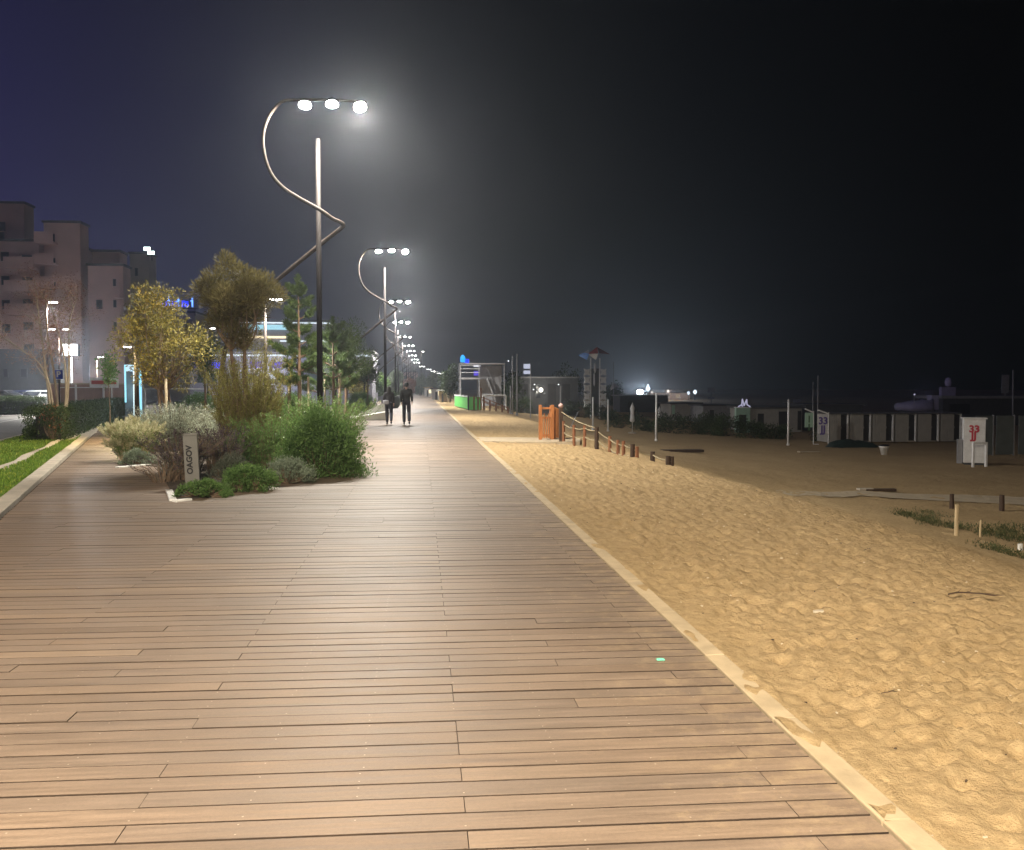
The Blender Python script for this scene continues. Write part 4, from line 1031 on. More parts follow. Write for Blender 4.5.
MB().bx(lx(473.5, 0)[0], lx(478, 0)[0], .5, .6, lx(470, 375.5)[1], lx(470, 371)[1]).build('screen', E_violet, t)
s0 = Vector((lx(487, 0)[0], .8, zf)); s1 = Vector((lx(496, 0)[0], .8, .4)); m_ = MB()
for yy in (.5, 1.4): m_.tube([(s0.x, yy, s0.z), (s1.x, yy, s1.z)], .07, 6); m_.tube([(s0.x, yy, s0.z+1), (s1.x, yy, s1.z+1)], .03, 6)
for i in range(12): q = s0.lerp(s1, i/11); m_.box((q.x, .95, q.z), (.25, .9, .04))
m_.build('stairs', M['greyp'], t)
p = PY(462.8, 360.5, Y); t = thing('beacon', 'glowing cyan light on top of the viewing deck corner', 'beacon light', (p.x, Y, o.z+zt+.12))
MB().lathe([(.1, 0), (.22, .1), (.24, .45), (.14, .66), (.04, .75)], 12).build('lens', E_cyan, t, smooth=True); MB().lathe([(.2, 0), (.2, .05)], 12).build('base', M['darkgrey'], t)
MB().bx(.2, .55, -.05, .05, .0, .35).build('side_lens', E_blue, t)
# green box
a = GZ(455.5, 404); b = GZ(468, 408.7)
Yg = 67; p = Vector((PY(455, 388, 76).x, 76, 0)); q = Vector((PY(468.5, 388, 64).x, 64, 0)); t = thing('green_enclosure', 'bright green panelled enclosure with white frame beside the sand path', 'enclosure', q, None)
dd = (p-q); mid = dd/2; H = PY(468, 396.5, 64).z; ang = math.atan2(dd.y, dd.x)
MB().box((mid.x, mid.y, H/2), (dd.length, .06, H-.1), ang).build('panel', M['green_panel'], t); MB().box((mid.x, mid.y, H), (dd.length+.1, .14, .09), ang).build('frame', M['white'], t)
MB().bx(.02, .9, .0, .06, 0, H-.03).build('panel', M['green_panel'], t); MB().box((-.02, -.04, H/2), (.1, .1, H+.1)).build('post', M['black'], t); MB().box((dd.x, dd.y, H/2), (.1, .1, H)).build('post', M['white'], t)
# orange stair railing next to it
t = thing('stair_railing', 'orange-brown wooden stair railing leading down to the beach beside the green enclosure', 'railing', (PY(474, 388, 64).x, 64, 0)); bb = t.location
def l64(px, py): q = PY(px, py, 64); return Vector((q.x-bb.x, 0, q.z))
m_ = MB()
for (a, b) in (((474, 398), (482, 398)), ((482, 397), (508, 408)), ((482, 400), (508, 411)), ((484, 402), (500, 409))): m_.tube([l64(*a), l64(*b)], .035, 6)
m_.build('rails', M['post_wood'], t)
for (x, a, b) in ((474, 396, 409), (478, 397, 409), (481, 388, 409), (484, 397, 409), (490, 400, 410), (496, 403, 411), (502, 405.5, 412.5), (508, 408, 414)): MB().tube([l64(x, b+1), l64(x, a)], .06, 7).build('post', M['post_wood'], t)
m_ = MB(); 
for i in range(9): q = l64(471.5+i*1.2, 398); m_.box((q.x, .1, .42), (.06, .03, .9))
m_.build('pickets', M['dark_wood'], t)
# white goal-like frame
def frame(label, px0, px1, py0, py1, Y, mat, name='net_frame', r=.04):
    a = PY(px0, py0, Y); b = PY(px1, py0, Y); zb = sand_h(max(1.7, (a.x+b.x)/2), Y); t = thing(name, label, 'frame', ((a.x+b.x)/2, Y, zb)); w = (b.x-a.x)/2
    MB().tube([(-w, 0, a.z-zb), (w, 0, a.z-zb)], r, 8).build('crossbar', mat, t)
    for s in (-1, 1): MB().tube([(s*w, 0, 0), (s*w, 0, a.z-zb)], r, 8).build('post', mat, t)
    return t
frame('pale rectangular frame standing beneath the viewing deck', 483, 506, 395.5, 404, 72, M['white'], r=.06)
# long dark beach club hall
building_z = sand_h(12, 98)
def shed(name, label, px0, px1, top, bot, Y, wall, roof, cat='building', group=None, openings=(), dep=4, over=.25, slope=0, roofth=.14):
    a = PY(px0, top, Y); b = PY(px1, top, Y); cx = (a.x+b.x)/2; zb = sand_h(max(1.7, cx), Y)-.05; t = thing(name, label, cat, (cx, Y, zb), group); w = (b.x-a.x)/2; H = a.z-zb
    MB().bx(-w, w, 0, dep, 0, H).build('wall', wall, t); MB().bx(-w-over, w+over, -over, dep+over, H+.002, H+roofth).build('roof', roof, t)
    for (c0, c1, d0, d1, nm, mt) in openings:
        x0 = PY(c0, 388, Y).x-cx; x1 = PY(c1, 388, Y).x-cx; z1 = PY(c0, d0, Y).z-zb; z0 = max(.03, PY(c0, d1, Y).z-zb)
        MB().bx(x0, x1, -.05, -.003, z0, z1).build(nm, mt, t)
    return t
shed('beach_hall', 'long dim open beach hall with flat roof behind the masts', 518, 578, 378, 410, 96, M['darkgrey'], M['greyp'], openings=[(522, 528, 384, 404, 'door', M['hutdark']), (548, 556, 384, 404, 'door', M['hutdark']), (536, 540, 386, 398, 'window', M['winglass']), (562, 570, 384, 404, 'door', M['hutdark'])])
p = PY(541, 390, 94); t = thing('wall_lamp', 'round warm-white lamp glowing on the dim beach hall', 'lamp', p); MB().lathe([(.06, -.24), (.2, -.12), (.24, 0), (.2, .15), (.06, .25)], 12).build('globe', glow('globe', (1, .93, .8), 3.2), t, smooth=True); MB().tube([(0, .1, 0), (0, 2, 0)], .05, 6).build('bracket', M['darkgrey'], t)
light('lamp_light', 'POINT', p+Vector((0, -.8, 0)), 260, (1, .93, .8), soft=.4)
for (px, py, lab) in ((534.5, 384.5, 'upper of the two tiny lamps left of the round warm lamp'), (533.5, 389.5, 'lower of the two tiny lamps left of the round warm lamp'), (508.5, 361, 'tiny white lamp at the top of the tall mast pair'), (558.5, 384.5, 'tiny white lamp right of the round warm lamp')):
    p = PY(px, py, 93); t = thing('small_lamp', lab, 'lamp', p, 'tiny lamps of the beach club'); MB().lathe([(.03, -.06), (.08, 0), (.03, .06)], 8).build('globe', glow('small_globe', (.95, .97, 1), 2.2), t); MB().tube([(0, .05, 0), (0, 2.2, 0)], .03, 5).build('bracket', M['darkgrey'], t)
# screen pair on a pole
p = PY(530.5, 388, 80); zb = sand_h(p.x, 80); t = thing('banner_pole', 'pole carrying two pale lit panels in the middle of the beach club', 'sign', (p.x, 80, zb)); zz1 = PY(528, 364, 80).z-zb
MB().tube([(0, 0, 0), (0, 0, zz1+.1)], .05, 8).build('pole', M['greyp'], t)
for (a, b) in ((364, 368.6), (370.5, 374)):
    z1 = PY(528, a, 80).z-zb; z0 = PY(528, b, 80).z-zb; MB().bx(-.62, -.02, -.03, .03, z0, z1).build('panel', E_scr, t)
# masts
def mast(label, px, top, bot, Y, r, mat, name='mast', group=None, lean=0):
    p = PY(px, bot, Y); zb = sand_h(max(1.7, p.x), Y)-.1; t0 = PY(px+lean, top, Y); o_ = MB().tube([(0, 0, 0), (t0.x-p.x, 0, t0.z-zb)], [r, r*.8], 8).lathe([(r*1.6, .06), (r*1.6, .25), (r*1.05, .27)], 8).build(name, mat, None, smooth=True); o_.location = (p.x, Y, zb)
    return tag(o_, label, 'pole', group)
mast('left one of the two tall grey masts between viewing deck and dark tree', 512.5, 356, 411, 70, .05, M['greyp'], group='masts at the beach club')
mast('right one of the two tall grey masts between viewing deck and dark tree', 517, 354, 415, 62, .06, M['greyp'], group='masts at the beach club')
mast('shorter pale post left of the mast pair', 510.5, 386, 412, 62, .05, M['greyp'], group='masts at the beach club')
mast('pale post close behind the wooden gate, with a dark foot', 560.5, 386, 410, 60, .05, M['greyp'], group='masts at the beach club')
mast('thin pole rising behind the star-shaped kite', 613.5, 362, 410, 105, .05, M['greyp'])
mast('slanted stay cable pole right of the gate, left one', 568, 412, 414, 55, .03, M['greyp'], group='slanted stays', lean=10)
MASTP = ((593, 397, 430.5, 'first pale mast from the left, in front of the lattice tower'), (608, 399.5, 431.5, 'second pale mast from the left, right of the lattice tower'), (656, 393, 441, 'tallest pale mast, standing alone on the dim sand'), (788, 399.5, 445.5, 'pale mast before the dark huts at the right'))
for (px, tp, bt, lab) in MASTP:
    g = G(px, bt); o_ = MB().tube([(0, 0, -.1), (0, 0, PY(px, tp, g.y).z-g.z)], [.075, .06], 8).lathe([(.1, 0), (.1, .12), (.06, .14)], 10).build('white_mast', M['white'], None, smooth=True); o_.location = g; tag(o_, lab, 'pole', 'pale masts along the beach')
# lattice tower with kites
Y = 92; p = PY(595, 388, Y); zb = sand_h(p.x, Y); t = thing('kite_tower', 'white tower of two stacked board columns, dark gap between them', 'tower', (p.x, Y, zb)); k = Y/FPX
for s, cx in ((-1, -.82), (1, .90)):
    x = cx; MB().tube([(x*.55, 0, 0), (x*.55, 0, PY(0, 356, Y).z-zb)], .07, 8).build('post', M['white'], t)
    for i, pyc in enumerate((371, 379.5, 388, 397, 405)):
        z = PY(0, pyc, Y).z-zb; m_ = MB(); w_ = .28; hh = .36
        m_.V = [(x-w_-.1, -.1, z+hh), (x, -.1, z+hh*.72), (x+w_, -.1, z+hh), (x+w_*.8, -.1, z), (x+w_, -.1, z-hh), (x, -.1, z-hh*.72), (x-w_-.1, -.1, z-hh), (x-w_*.8, -.1, z)]
        n_ = len(m_.V); m_.V += [(a, .12, c_) for a, b_, c_ in m_.V]
        m_.F = [tuple(range(n_)), tuple(range(2*n_-1, n_-1, -1))]+[(i_, n_+i_, n_+(i_+1) % n_, (i_+1) % n_) for i_ in range(n_)]; m_.M = [0]*len(m_.F); m_.T = m_.M
        m_.build('board', M['white'], t)
MB().bx(-.4, .45, .2, .3, .3, 5.2).build('backing', M['darkgrey'], t)
MB().lathe([(.05, 0), (.14, .3), (.1, .9), (.03, 1.1)], 8, (0, 0, PY(0, 372, Y).z-zb)).build('ornament', M['whitecloth'], t, smooth=True)
MB().lathe([(.05, 0), (.1, .3), (.08, 1.2), (.03, 1.4)], 8, (-.08, 0, PY(0, 386, Y).z-zb)).build('ornament', M['whitecloth'], t, smooth=True)
def kite(label, px, py, Y, pts, mats, name='kite_sail'):
    p = PY(px, py, Y); t = thing(name, label, 'kite', p, 'kites above the beach')
    for (tri, m_) in zip(pts, mats):
        mb = MB(); P3 = [Vector(((a-px)*Y/FPX, d, (py-b)*Y/FPX)) for a, b, d in tri]; nn = (P3[1]-P3[0]).cross(P3[2]-P3[0]).normalized()*.012
        mb.V = [tuple(v+nn) for v in P3]+[tuple(v-nn) for v in P3]; mb.F = [(0, 1, 2), (5, 4, 3), (0, 3, 4, 1), (1, 4, 5, 2), (2, 5, 3, 0)]; mb.M = [0]*5; mb.T = [0]*5
        mb.build('panel', m_, t)
    return t
kite('red and white pyramid-shaped kite on top of the tower, the right one', 596, 353, Y, [((597, 347, 0), (587, 354, -.4), (596.5, 353.5, -.9)), ((587, 354.2, -.4), (596.5, 354, -.9), (596, 360, 0)), ((597, 347, 0), (597.5, 353.5, -.9), (611, 354, .4))], [M['redcloth'], M['whitecloth'], plain('dark_red_cloth', (.22, .05, .05), .7, 3, .1, 0)])
kite('blue and white kite on top of the tower, the left one', 584, 354, Y, [((589, 349, 0), (583, 353, -.5), (587.5, 353.5, -.8)), ((578, 355, 0), (583, 353, -.5), (587.5, 353.7, -.8)), ((578, 355.2, 0), (588, 354, -.8), (587, 360, 0))], [M['whitecloth'], M['bluep'], M['bluep']])
kite('small white star-shaped kite on a thin pole right of the tower', 613, 386, 104.5, [((613, 382.5, 0), (609, 389.5, -.3), (613, 387, -.5)), ((613, 382.5, 0), (613, 387, -.5), (620, 387.5, 0)), ((612, 386, -.4), (610, 391, 0), (613.5, 388, -.5))], [M['whitecloth']]*3)

# ------------------------------------------------------------------ wooden gate and rope fence
g0 = GZ(539.5, 440.2); Yg = 26.6
t = thing('wooden_gate', 'orange-brown wooden picket gate standing open where the concrete path crosses the sand', 'gate', (PY(540, 388, Yg).x, Yg, 0)); gx = t.location.x
def lg(px, Y=Yg): return PY(px, 388, Y).x-gx
zt = PY(0, 407, Yg).z
for px in (540.3, 552.5): MB().bx(lg(px)-.045, lg(px)+.045, -.045, .045, -.15, zt+.03).build('post', M['gate_wood'], t, bevel=.006)
MB().bx(lg(540.3)+.05, lg(552.5)-.05, -.022, .022, zt-.10, zt-.04).bx(lg(540.3)+.05, lg(552.5)-.05, -.022, .022, zt-.38, zt-.32).bx(lg(540.3)+.05, lg(552.5)-.05, -.022, .022, .1, .17).build('rails', M['gate_wood'], t, bevel=.004)
for i in range(5):
    x = lg(542.0+i*2.15); MB().bx(x-.018, x+.018, -.05, -.024, .05, zt-.34+(.12 if i in (1, 3) else 0)).build('picket', M['gate_wood'], t, bevel=.003)
for i, (px, dy, top) in enumerate(((555, .5, zt-.05), (557.2, .9, zt-.1), (559.2, 1.3, zt-.25), (551, .25, zt))): MB().bx(lg(px, Yg+dy)-.04, lg(px, Yg+dy)+.04, dy-.04, dy+.04, -.15, top).build('post', M['gate_wood'], t, bevel=.006)
m_ = MB(); 
for i in range(6): m_.box((lg(553.6+i*1.0, Yg+.2+i*.2), .2+i*.2, .5), (.035, .09, .95-.03*i))
m_.build('side_pickets', M['gate_wood'], t)
t2 = thing('fence_post', 'tall dark fence post with a small knob beside the wooden gate', 'post', (PY(561, 388, 25.6).x, 25.6, -.1)); MB().bx(-.055, .055, -.055, .055, -.1, PY(0, 409, 25.6).z+.1).build('post', M['dark_wood'], t2, bevel=.008); MB().lathe([(.05, 0), (.08, .06), (.03, .13)], 10, (0, 0, PY(0, 409, 25.6).z+.101)).build('knob', M['brick'], t2, smooth=True)
fp = [(563.5, 421, 443.8, 0), (574, 425, 445.8, 0), (584.7, 425, 447.3, 0), (596.7, 427, 449.8, 1), (609.8, 436, 451.6, 0), (618, 440, 454.2, 0), (623.5, 441, 455.5, 0), (632.5, 444, 457.5, 1), (637, 446.5, 458.2, 0), (652.6, 451.5, 461, 1), (668, 456, 466, 1), (671.5, 456.5, 466.5, 1)]
tops = []; t = thing('rope_fence', 'low rope fence of short wooden posts running down the sand bank from the gate', 'fence', G(563.5, 443.8)); b0 = t.location.copy()
for i, (px, tp, bt, dk) in enumerate(fp):
    g = G(px, bt); z1 = PY(px, tp, g.y).z; r = .06 if dk else .045
    MB().tube([g-b0+Vector((0, 0, -.25)), Vector((g.x-b0.x, g.y-b0.y, z1-b0.z))], [r, r*.95], 8).build('post', M['dark_wood'] if dk else M['post_wood'], t); tops.append(Vector((g.x-b0.x, g.y-b0.y, z1-b0.z-.08)))
def rope(pts, sag, drop):
    out = []
    for a, b in zip(pts[:-1], pts[1:]):
        for k_ in range(6): u = k_/6; q = a.lerp(b, u); out.append(q+Vector((0, 0, -sag*4*u*(1-u)-drop)))
    out.append(pts[-1]+Vector((0, 0, -drop))); return out
MB().tube(rope(tops, .04, 0), .014, 5).build('rope', M['rope'], t); MB().tube(rope(tops[:9], .05, .24), .014, 5).build('rope', M['rope'], t)
tl = [Vector((PY(561, 388, 25.6).x, 25.6, PY(0, 413, 25.6).z))-b0, tops[3]+Vector((0, 0, .05))]
MB().tube(rope(tl, .06, 0), .012, 5).build('rope', M['rope'], t)
for (px, tp, bt, r, mt, lab) in ((956, 504.5, 536, .042, 'pale_wood', 'pale yellowish wooden stake standing at the edge of the dark weeds'), (980, 520, 537.5, .022, 'pale_wood', 'short thin pale stake right of the thicker one'), (951.5, 494, 509, .065, 'dark_wood', 'short dark post on the beach path behind the pale stake'), (1001.5, 495, 511, .075, 'dark_wood', 'short dark post at the right beside the beach path'), (1020, 544, 550, .05, 'white', 'tiny white peg at the right edge among the weeds')):
    g = G(px, bt); z1 = PY(px, tp, g.y).z-g.z; m_ = MB(); m_.tube([(0, 0, -.15), (.005, 0, z1*.5), (.012 if r < .05 else 0, 0, z1)], [r, r*.97, r*.93], 9)
    o_ = m_.build('stake' if r < .06 else 'short_post', M[mt], None); o_.location = g; tag(o_, lab, 'post')

# ------------------------------------------------------------------ huts at the right
def cabin_parts(t, w, h, dep=1.6):
    m_ = MB(); m_.bx(-w/2, w*.14, .02, dep, 0, h)
    for i_ in range(6): x_ = -w/2+i_*(w*.64/6); m_.bx(x_+.006, x_+w*.64/6-.006, -.005, .018, 0, h-.03-.006*(i_ % 2))
    m_.build('wall', M['hutwall'], t); dr = MB().bx(w*.14+.004, w/2-.07, .12, dep, 0, h-.08).build('door', M['hutdark'], t)
    MB().bx(w*.18, w*.21, .09, .118, h*.48, h*.55).build('handle', M['greyp'], dr)
    MB().bx(w*.14+.01, w/2-.075, -.03, .5, 0, .06).build('door_step', M['concrete'], t)
    MB().bx(w/2-.068, w/2-.004, -.02, dep, 0, h+.01).build('frame', M['white'], t); MB().bx(-w/2, w/2-.004, -.12, dep+.1, h+.012, h+.09).build('roof', M['roof'], t)
Yh = 58; zb = sand_h(20, Yh); wc = 22.7*Yh/FPX; hc = PY(0, 416.8, Yh).z-zb
names = ['first', 'second', 'third', 'fourth', 'fifth', 'sixth']
for i in range(6):
    px = 838.5+22.7*i; x = PY(px, 388, Yh).x
    lab = 'pale board bathing cabin with a dark door, %s of the row from the left' % names[i]
    if i == 0: c0 = thing('bathing_cabin', lab, 'cabin', (x, Yh, zb), 'row of bathing cabins'); cabin_parts(c0, wc, hc)
    else: dup(c0, Vector((x, Yh, zb)), label=lab)
shed('beach_hut', 'grey-white hut with small dark window and doorway, right of the green portal', 747, 802, 408.5, 435, 70, M['hutwall'], M['roof'], 'hut', openings=[(758, 764, 413.6, 424, 'window', M['hutdark']), (779, 787.5, 411.5, 434, 'door', M['hutdark']), (798, 801.5, 411, 430, 'door', M['hutdark'])])
shed('beach_hut', 'dim white hut behind the bushes with a pale green corner', 671, 700, 404, 425, 88, M['hutwall'], M['roof'], 'hut', openings=[(672, 675, 405, 414, 'panel', M['palegreen'])])
shed('beach_hut', 'low dark hut left of the green portal, beyond the bushes', 703, 733, 406, 430, 84, M['greyp'], M['roof'], 'hut', openings=[(710, 714, 410, 424, 'door', M['hutdark'])])
shed('beach_hall', 'long low dark hall behind the pale masts', 620, 668, 396, 420, 110, M['darkgrey'], M['greyp'], openings=[(628, 632, 402, 414, 'door', M['hutdark'])])
shed('beach_hall', 'long flat-roofed dark building behind the white sign box at far right', 943, 1060, 398.5, 430, 78, M['darkgrey'], M['greyp'], roofth=.25, openings=[(950, 970, 404, 414, 'window', M['winglass'])])
shed('beach_hut', 'dark shed with low roof right behind the two banners', 806, 862, 405.5, 430, 72, M['darkgrey'], M['roof'], 'hut')
# green portal with the letter M
Y = 70; p = PY(741, 388, Y); zb = sand_h(p.x, Y); t = thing('entrance_portal', 'pale green portal with dark doorway, a white letter on its roof', 'portal', (p.x, Y-.6, zb))
k = Y/FPX; H = PY(0, 409.5, Y).z-zb
MB().bx(-7.5*k, -4.4*k, 0, .4, 0, H).build('pillar', M['palegreen'], t); MB().bx(4.4*k, 7.2*k, 0, .4, 0, H).build('pillar', M['palegreen'], t)
MB().bx(-4.39*k, 4.39*k, 0, .4, H-.55, H).build('lintel', M['palegreen'], t); MB().bx(-4.39*k, 4.39*k, .3, .36, 0, H-.56).build('door', M['hutdark'], t)
MB().bx(-8*k, 8*k, -.1, .5, H+.003, H+.07).build('roof', M['white'], t)
t = thing('letter_sign', 'white glowing letter M with spread feet on top of the green portal', 'sign', (p.x, Y-.75, zb+H+.09)); m_ = MB()
for a, b in (((-6, .3), (-2.5, 2.3)), ((-2.5, 2.3), (-2, 8)), ((-2, 8), (0, 1.2)), ((0, 1.2), (2.6, 7.6)), ((2.6, 7.6), (3.0, 2.3)), ((3, 2.3), (6.3, .3)), ((-2.6, 2), (-1.6, .4))):
    A = Vector((a[0]*k, 0, a[1]*k)); B = Vector((b[0]*k, 0, b[1]*k)); d_ = B-A; m_.box((A+B)/2, (d_.length+.03, .06, .085), rot=Matrix.Rotation(-math.atan2(d_.z, d_.x), 3, 'Y'))
m_.build('letter', E_m, t)
# banners
def banner(label, px0, px1, top, bot, Y, mat, emblem=None, base=True):
    p = PY((px0+px1)/2, 388, Y); zb = sand_h(p.x, Y); t = thing('banner', label, 'banner', (p.x, Y, zb), 'standing banners'); w = (px1-px0)/2*Y/FPX; z1 = PY(0, top, Y).z-zb; z0 = PY(0, bot, Y).z-zb
    MB().bx(-w, w, -.015, .015, z0, z1).build('cloth', mat, t); MB().tube([(w+.03, 0, 0), (w+.03, 0, z1+.1)], .03, 6).build('pole', M['white'], t)
    MB().tube([(-w, 0, z1+.25), (w, 0, z1+.02)], .05, 6).build('top_bar', M['white'], t)
    MB().tube([(w+.03, 0, 0), (w+.35, -.1, -.0)], .05, 6).build('foot', M['white'], t)
    if emblem:
        text_mesh('lettering', emblem[0], .62, emblem[1], t, (0, -.025, z1-.45), (math.pi/2, 0, 0), .003, .02); text_mesh('lettering', emblem[2], .62, emblem[1], t, (0, -.025, z1-.98), (math.pi/2, 0, rad(0)), .003, .02)
    return t
banner('green banner with a pale curved top bar, left of the white one', 805, 814, 415, 431, 57, M['palegreen'], ('I', plain('green_ink', (.1, .2, .1), .6, 2, .1, 0), 'I'))
banner('white banner with purple lettering hanging right of the green one', 818, 829, 416.5, 438, 55, M['whitecloth'], ('33', M['purplep'], 'JJ'))
# sign box 33
g = G(974, 465); Yb = g.y; k = Yb/FPX*1.12; t = thing('sign_box', 'tall white box with a red double-three emblem near the right edge', 'sign box', g, rz=rad(-27))
Hb = PY(974, 419, Yb).z-g.z; w = 9.3*k; MB().bx(-w, w, 0, 1.0, .1, Hb).build('body', M['white'], t, bevel=.02); MB().bx(-w-.06, w+.06, -.06, 1.06, Hb+.002, Hb+.06).build('top', M['white'], t)
MB().bx(-w-.25, -w-.03, .1, .5, .05, Hb*.55).build('side_cabinet', M['greyp'], t); MB().bx(-w+.05, w-.05, .05, .9, 0, .098).build('plinth', M['darkgrey'], t)
text_mesh('emblem', '33', .46, M['redp'], t, (-.02, -.012, Hb-.50), (math.pi/2, rad(0), 0), .004, .02)
text_mesh('emblem', 'JJ', .46, M['redp'], t, (-.04, -.012, Hb-.83), (math.pi/2, rad(0), 0), .004, .02)
g = G(981, 468.5); g.y = Yb-1.0; g.x = PY(981, 388, g.y).x; g.z = sand_h(g.x, g.y); t = thing('hoop_stand', 'white inverted U-shaped stand in front of the white sign box', 'stand', g); hz = PY(0, 449.5, g.y).z-g.z; hw = 8.2*g.y/FPX
m_ = MB(); m_.box((0, 0, hz), (2*hw, .12, .09)); m_.build('crossbar', M['white'], t)
for s in (-1, 1): MB().box((s*(hw-.04), 0, hz/2-.03), (.08, .12, hz-.03)).build('leg', M['white'], t)
# dark screen panels at the right edge
for i, px in enumerate((985.5, 1006.5, 1029)):
    p = PY(px, 388, 47); zb = sand_h(p.x, 47); t = thing('windbreak_panel', ['dark grey-green windbreak panel touching the white sign box', 'middle dark grey-green windbreak panel right of the sign box', 'dark windbreak panel cut by the right edge of the picture'][i], 'screen', (p.x, 47, zb), 'windbreak panels')
    w = 10.2*47/FPX; H = PY(0, 419, 47).z-zb; MB().bx(-w, w-.05, 0, .06, .05, H).build('panel', plain('windbreak', (.13, .15, .145), .6, 2, .2, .1), t); MB().bx(w-.047, w+.0, -.03, .08, 0, H+.04).build('post', M['greyp'], t)
mast('grey pole rising right of the round-headed sign', 1013, 370, 418, 70, .07, M['greyp'], group='poles at the right')
mast('thin pole behind the banners, the taller one', 818, 376, 420, 66, .06, M['greyp'], group='poles at the right')
mast('thin pole behind the banners, the shorter one', 813, 382, 412, 66, .05, M['greyp'], group='poles at the right')
t = thing('round_sign', 'dim round-headed sign on a pale block above the flat building', 'sign', PY(948, 395, 80)); MB().lathe([(.02, 0), (.25, .1), (.3, .45), (.22, .8), (.02, .9)], 12, (0, 0, .75)).build('head', plain('violet_paint', (.5, .45, .7), .6, 3, .1, 0), t, smooth=True); MB().bx(-.7, .7, -.1, .3, -.55, .74).build('block', plain('violet_block', (.35, .32, .5), .6, 3, .1, 0), t)
t = thing('board_sign', 'dim grey board on a post above the right end of the flat building', 'sign', PY(1005, 395, 80)); MB().bx(-.35, .35, -.05, .05, .2, 1.9).build('panel', M['greyp'], t); MB().tube([(0, 0, -1), (0, 0, .2)], .05, 6).build('pole', M['greyp'], t)
# pale boat-like awning left of flat building, violet light put into its colour
g = PY(915, 410, 68); zb = sand_h(g.x, 68)
t = thing('covered_boat', 'boat under a pale cover, violet light in its colour, on a stand above the cabins', 'boat', (g.x, 68, zb)); z0 = PY(0, 411, 68).z-zb
m_ = MB(); vm = plain('violet_lit', (.28, .27, .38), .6, 2, .15, .2)
for i in range(13):
    u = i/12; x = -1.6+u*3.1; hw_ = .75*math.sin(math.pi*min(1, .12+u*.8)); top = .35+.75*u if u < .5 else .72+.1*math.sin(u*20)
    for j in range(8): a = 2*math.pi*j/8; m_.V.append((x, math.cos(a)*hw_, z0+.15+max(-.35, math.sin(a)*top*.8)))
for i in range(12):
    for j in range(8): a = i*8+j; b = i*8+(j+1) % 8; m_.F.append((a, b, b+8, a+8)); m_.M.append(0); m_.T.append(0)
m_.F += [tuple(range(8))[::-1], tuple(range(96, 104))]; m_.M += [0, 0]; m_.T += [0, 0]
m_.build('cover', vm, t, smooth=True); MB().bx(-1.2, 1.2, -.4, .4, 0, z0-.15).build('stand', M['darkgrey'], t)
p = PY(935, 405, 68); t = thing('white_cabinet', 'pale cabinet standing right of the covered boat', 'cabinet', (p.x, 68, zb)); MB().bx(-.32, .32, 0, .6, PY(0, 412, 68).z-zb, PY(0, 396, 68).z-zb).build('body', vm, t, bevel=.02); MB().bx(-.3, .3, .02, .58, 0, PY(0, 412.1, 68).z-zb).build('plinth', M['darkgrey'], t)
p = PY(914.5, 394.5, 67); t = thing('small_lamp', 'tiny violet-white lamp on the covered boat', 'lamp', p); MB().lathe([(.03, -.06), (.08, 0), (.03, .06)], 8).build('globe', E_m, t); MB().tube([(0, .02, -.9), (0, .02, -.05)], .02, 5).build('stem', M['greyp'], t)
light('lamp_light', 'POINT', PY(925, 392, 64), 18, (.55, .5, 1), soft=.3)
# odds and ends on the beach
g = G(884, 455); t = thing('bin', 'small white tapering bin on the dark sand before the cabins', 'bin', g); MB().lathe([(.15, 0), (.24, .42), (.27, .43), (.27, .5), (.2, .5)], 14).build('tub', M['white'], t, smooth=True); MB().lathe([(.30, .501), (.27, .56), (.05, .60)], 14).build('lid', M['black'], t, smooth=True)
g = G(852, 447); c_ = MB(); 
for i in range(9):
    for j in range(17): x = -1.6+3.2*j/16; y = -.6+1.2*i/8; c_.V.append((x, y, max(0, (1-(x/1.6)**2)*(1-(y/.6)**2))**.5*.62*(.8+.35*noise.noise(Vector((x*2, y*2, 1))))-.02))
for i in range(8):
    for j in range(16): a = i*17+j; c_.F.append((a, a+1, a+18, a+17)); c_.M.append(0); c_.T.append(0)
o_ = c_.build('tarp_heap', M['tarp'], None, smooth=True); o_.location = g; tag(o_, 'dark lumpy heap under a tarpaulin before the left cabins', 'heap')
def plank(label, px, py, L, w, h, rz, mat, name='plank', cat='plank'):
    g = G(px, py); o_ = MB().box((0, 0, h/2+.01), (L, w, h)).box((L*.1, w*.7, h*.5+.0), (L*.6, w*.5, h*.8)).build(name, mat, None, bevel=.01); o_.location = g; o_.rotation_euler = (0, 0, rz); return tag(o_, label, cat)
plank('pale plank lying on the dim sand right of the last mast', 809, 452.5, 1.3, .3, .06, .05, M['path'])
plank('white rag-like board lying on the beach path edge', 865, 490.5, .5, .25, .07, .0, M['concrete'], 'board', 'board')
plank('dark driftwood lying right of the white board on the beach', 880, 491.5, 1.1, .2, .09, .02, M['dark_wood'], 'driftwood', 'driftwood')
plank('dark low mound of seaweed on the dim sand before the tallest mast', 682, 452, 2.2, .7, .12, .02, M['dark_wood'], 'seaweed', 'seaweed')
# folded parasols
for (px, tp, bt, Y, lab) in ((632.5, 405, 434, 66, 'pale folded parasol on a stand among the dark bushes, left of the tallest mast'), (659.5, 409, 426, 82, 'dim white folded parasol right of the tallest mast')):
    p = PY(px, 388, Y); zb = sand_h(p.x, Y); t = thing('folded_parasol', lab, 'parasol', (p.x, Y, zb), 'folded parasols'); H = PY(0, tp, Y).z-zb
    MB().tube([(0, 0, 0), (0, 0, H+.1)], .03, 7).build('pole', M['white'], t); MB().lathe([(.07, H*.38), (.2, H*.42), (.15, H*.6), (.13, H*.7), (.18, H*.85), (.04, H)], 10).build('canopy', M['whitecloth'], t, smooth=True); MB().lathe([(.3, 0), (.3, .08), (.08, .14)], 12).build('base', M['concrete'], t)
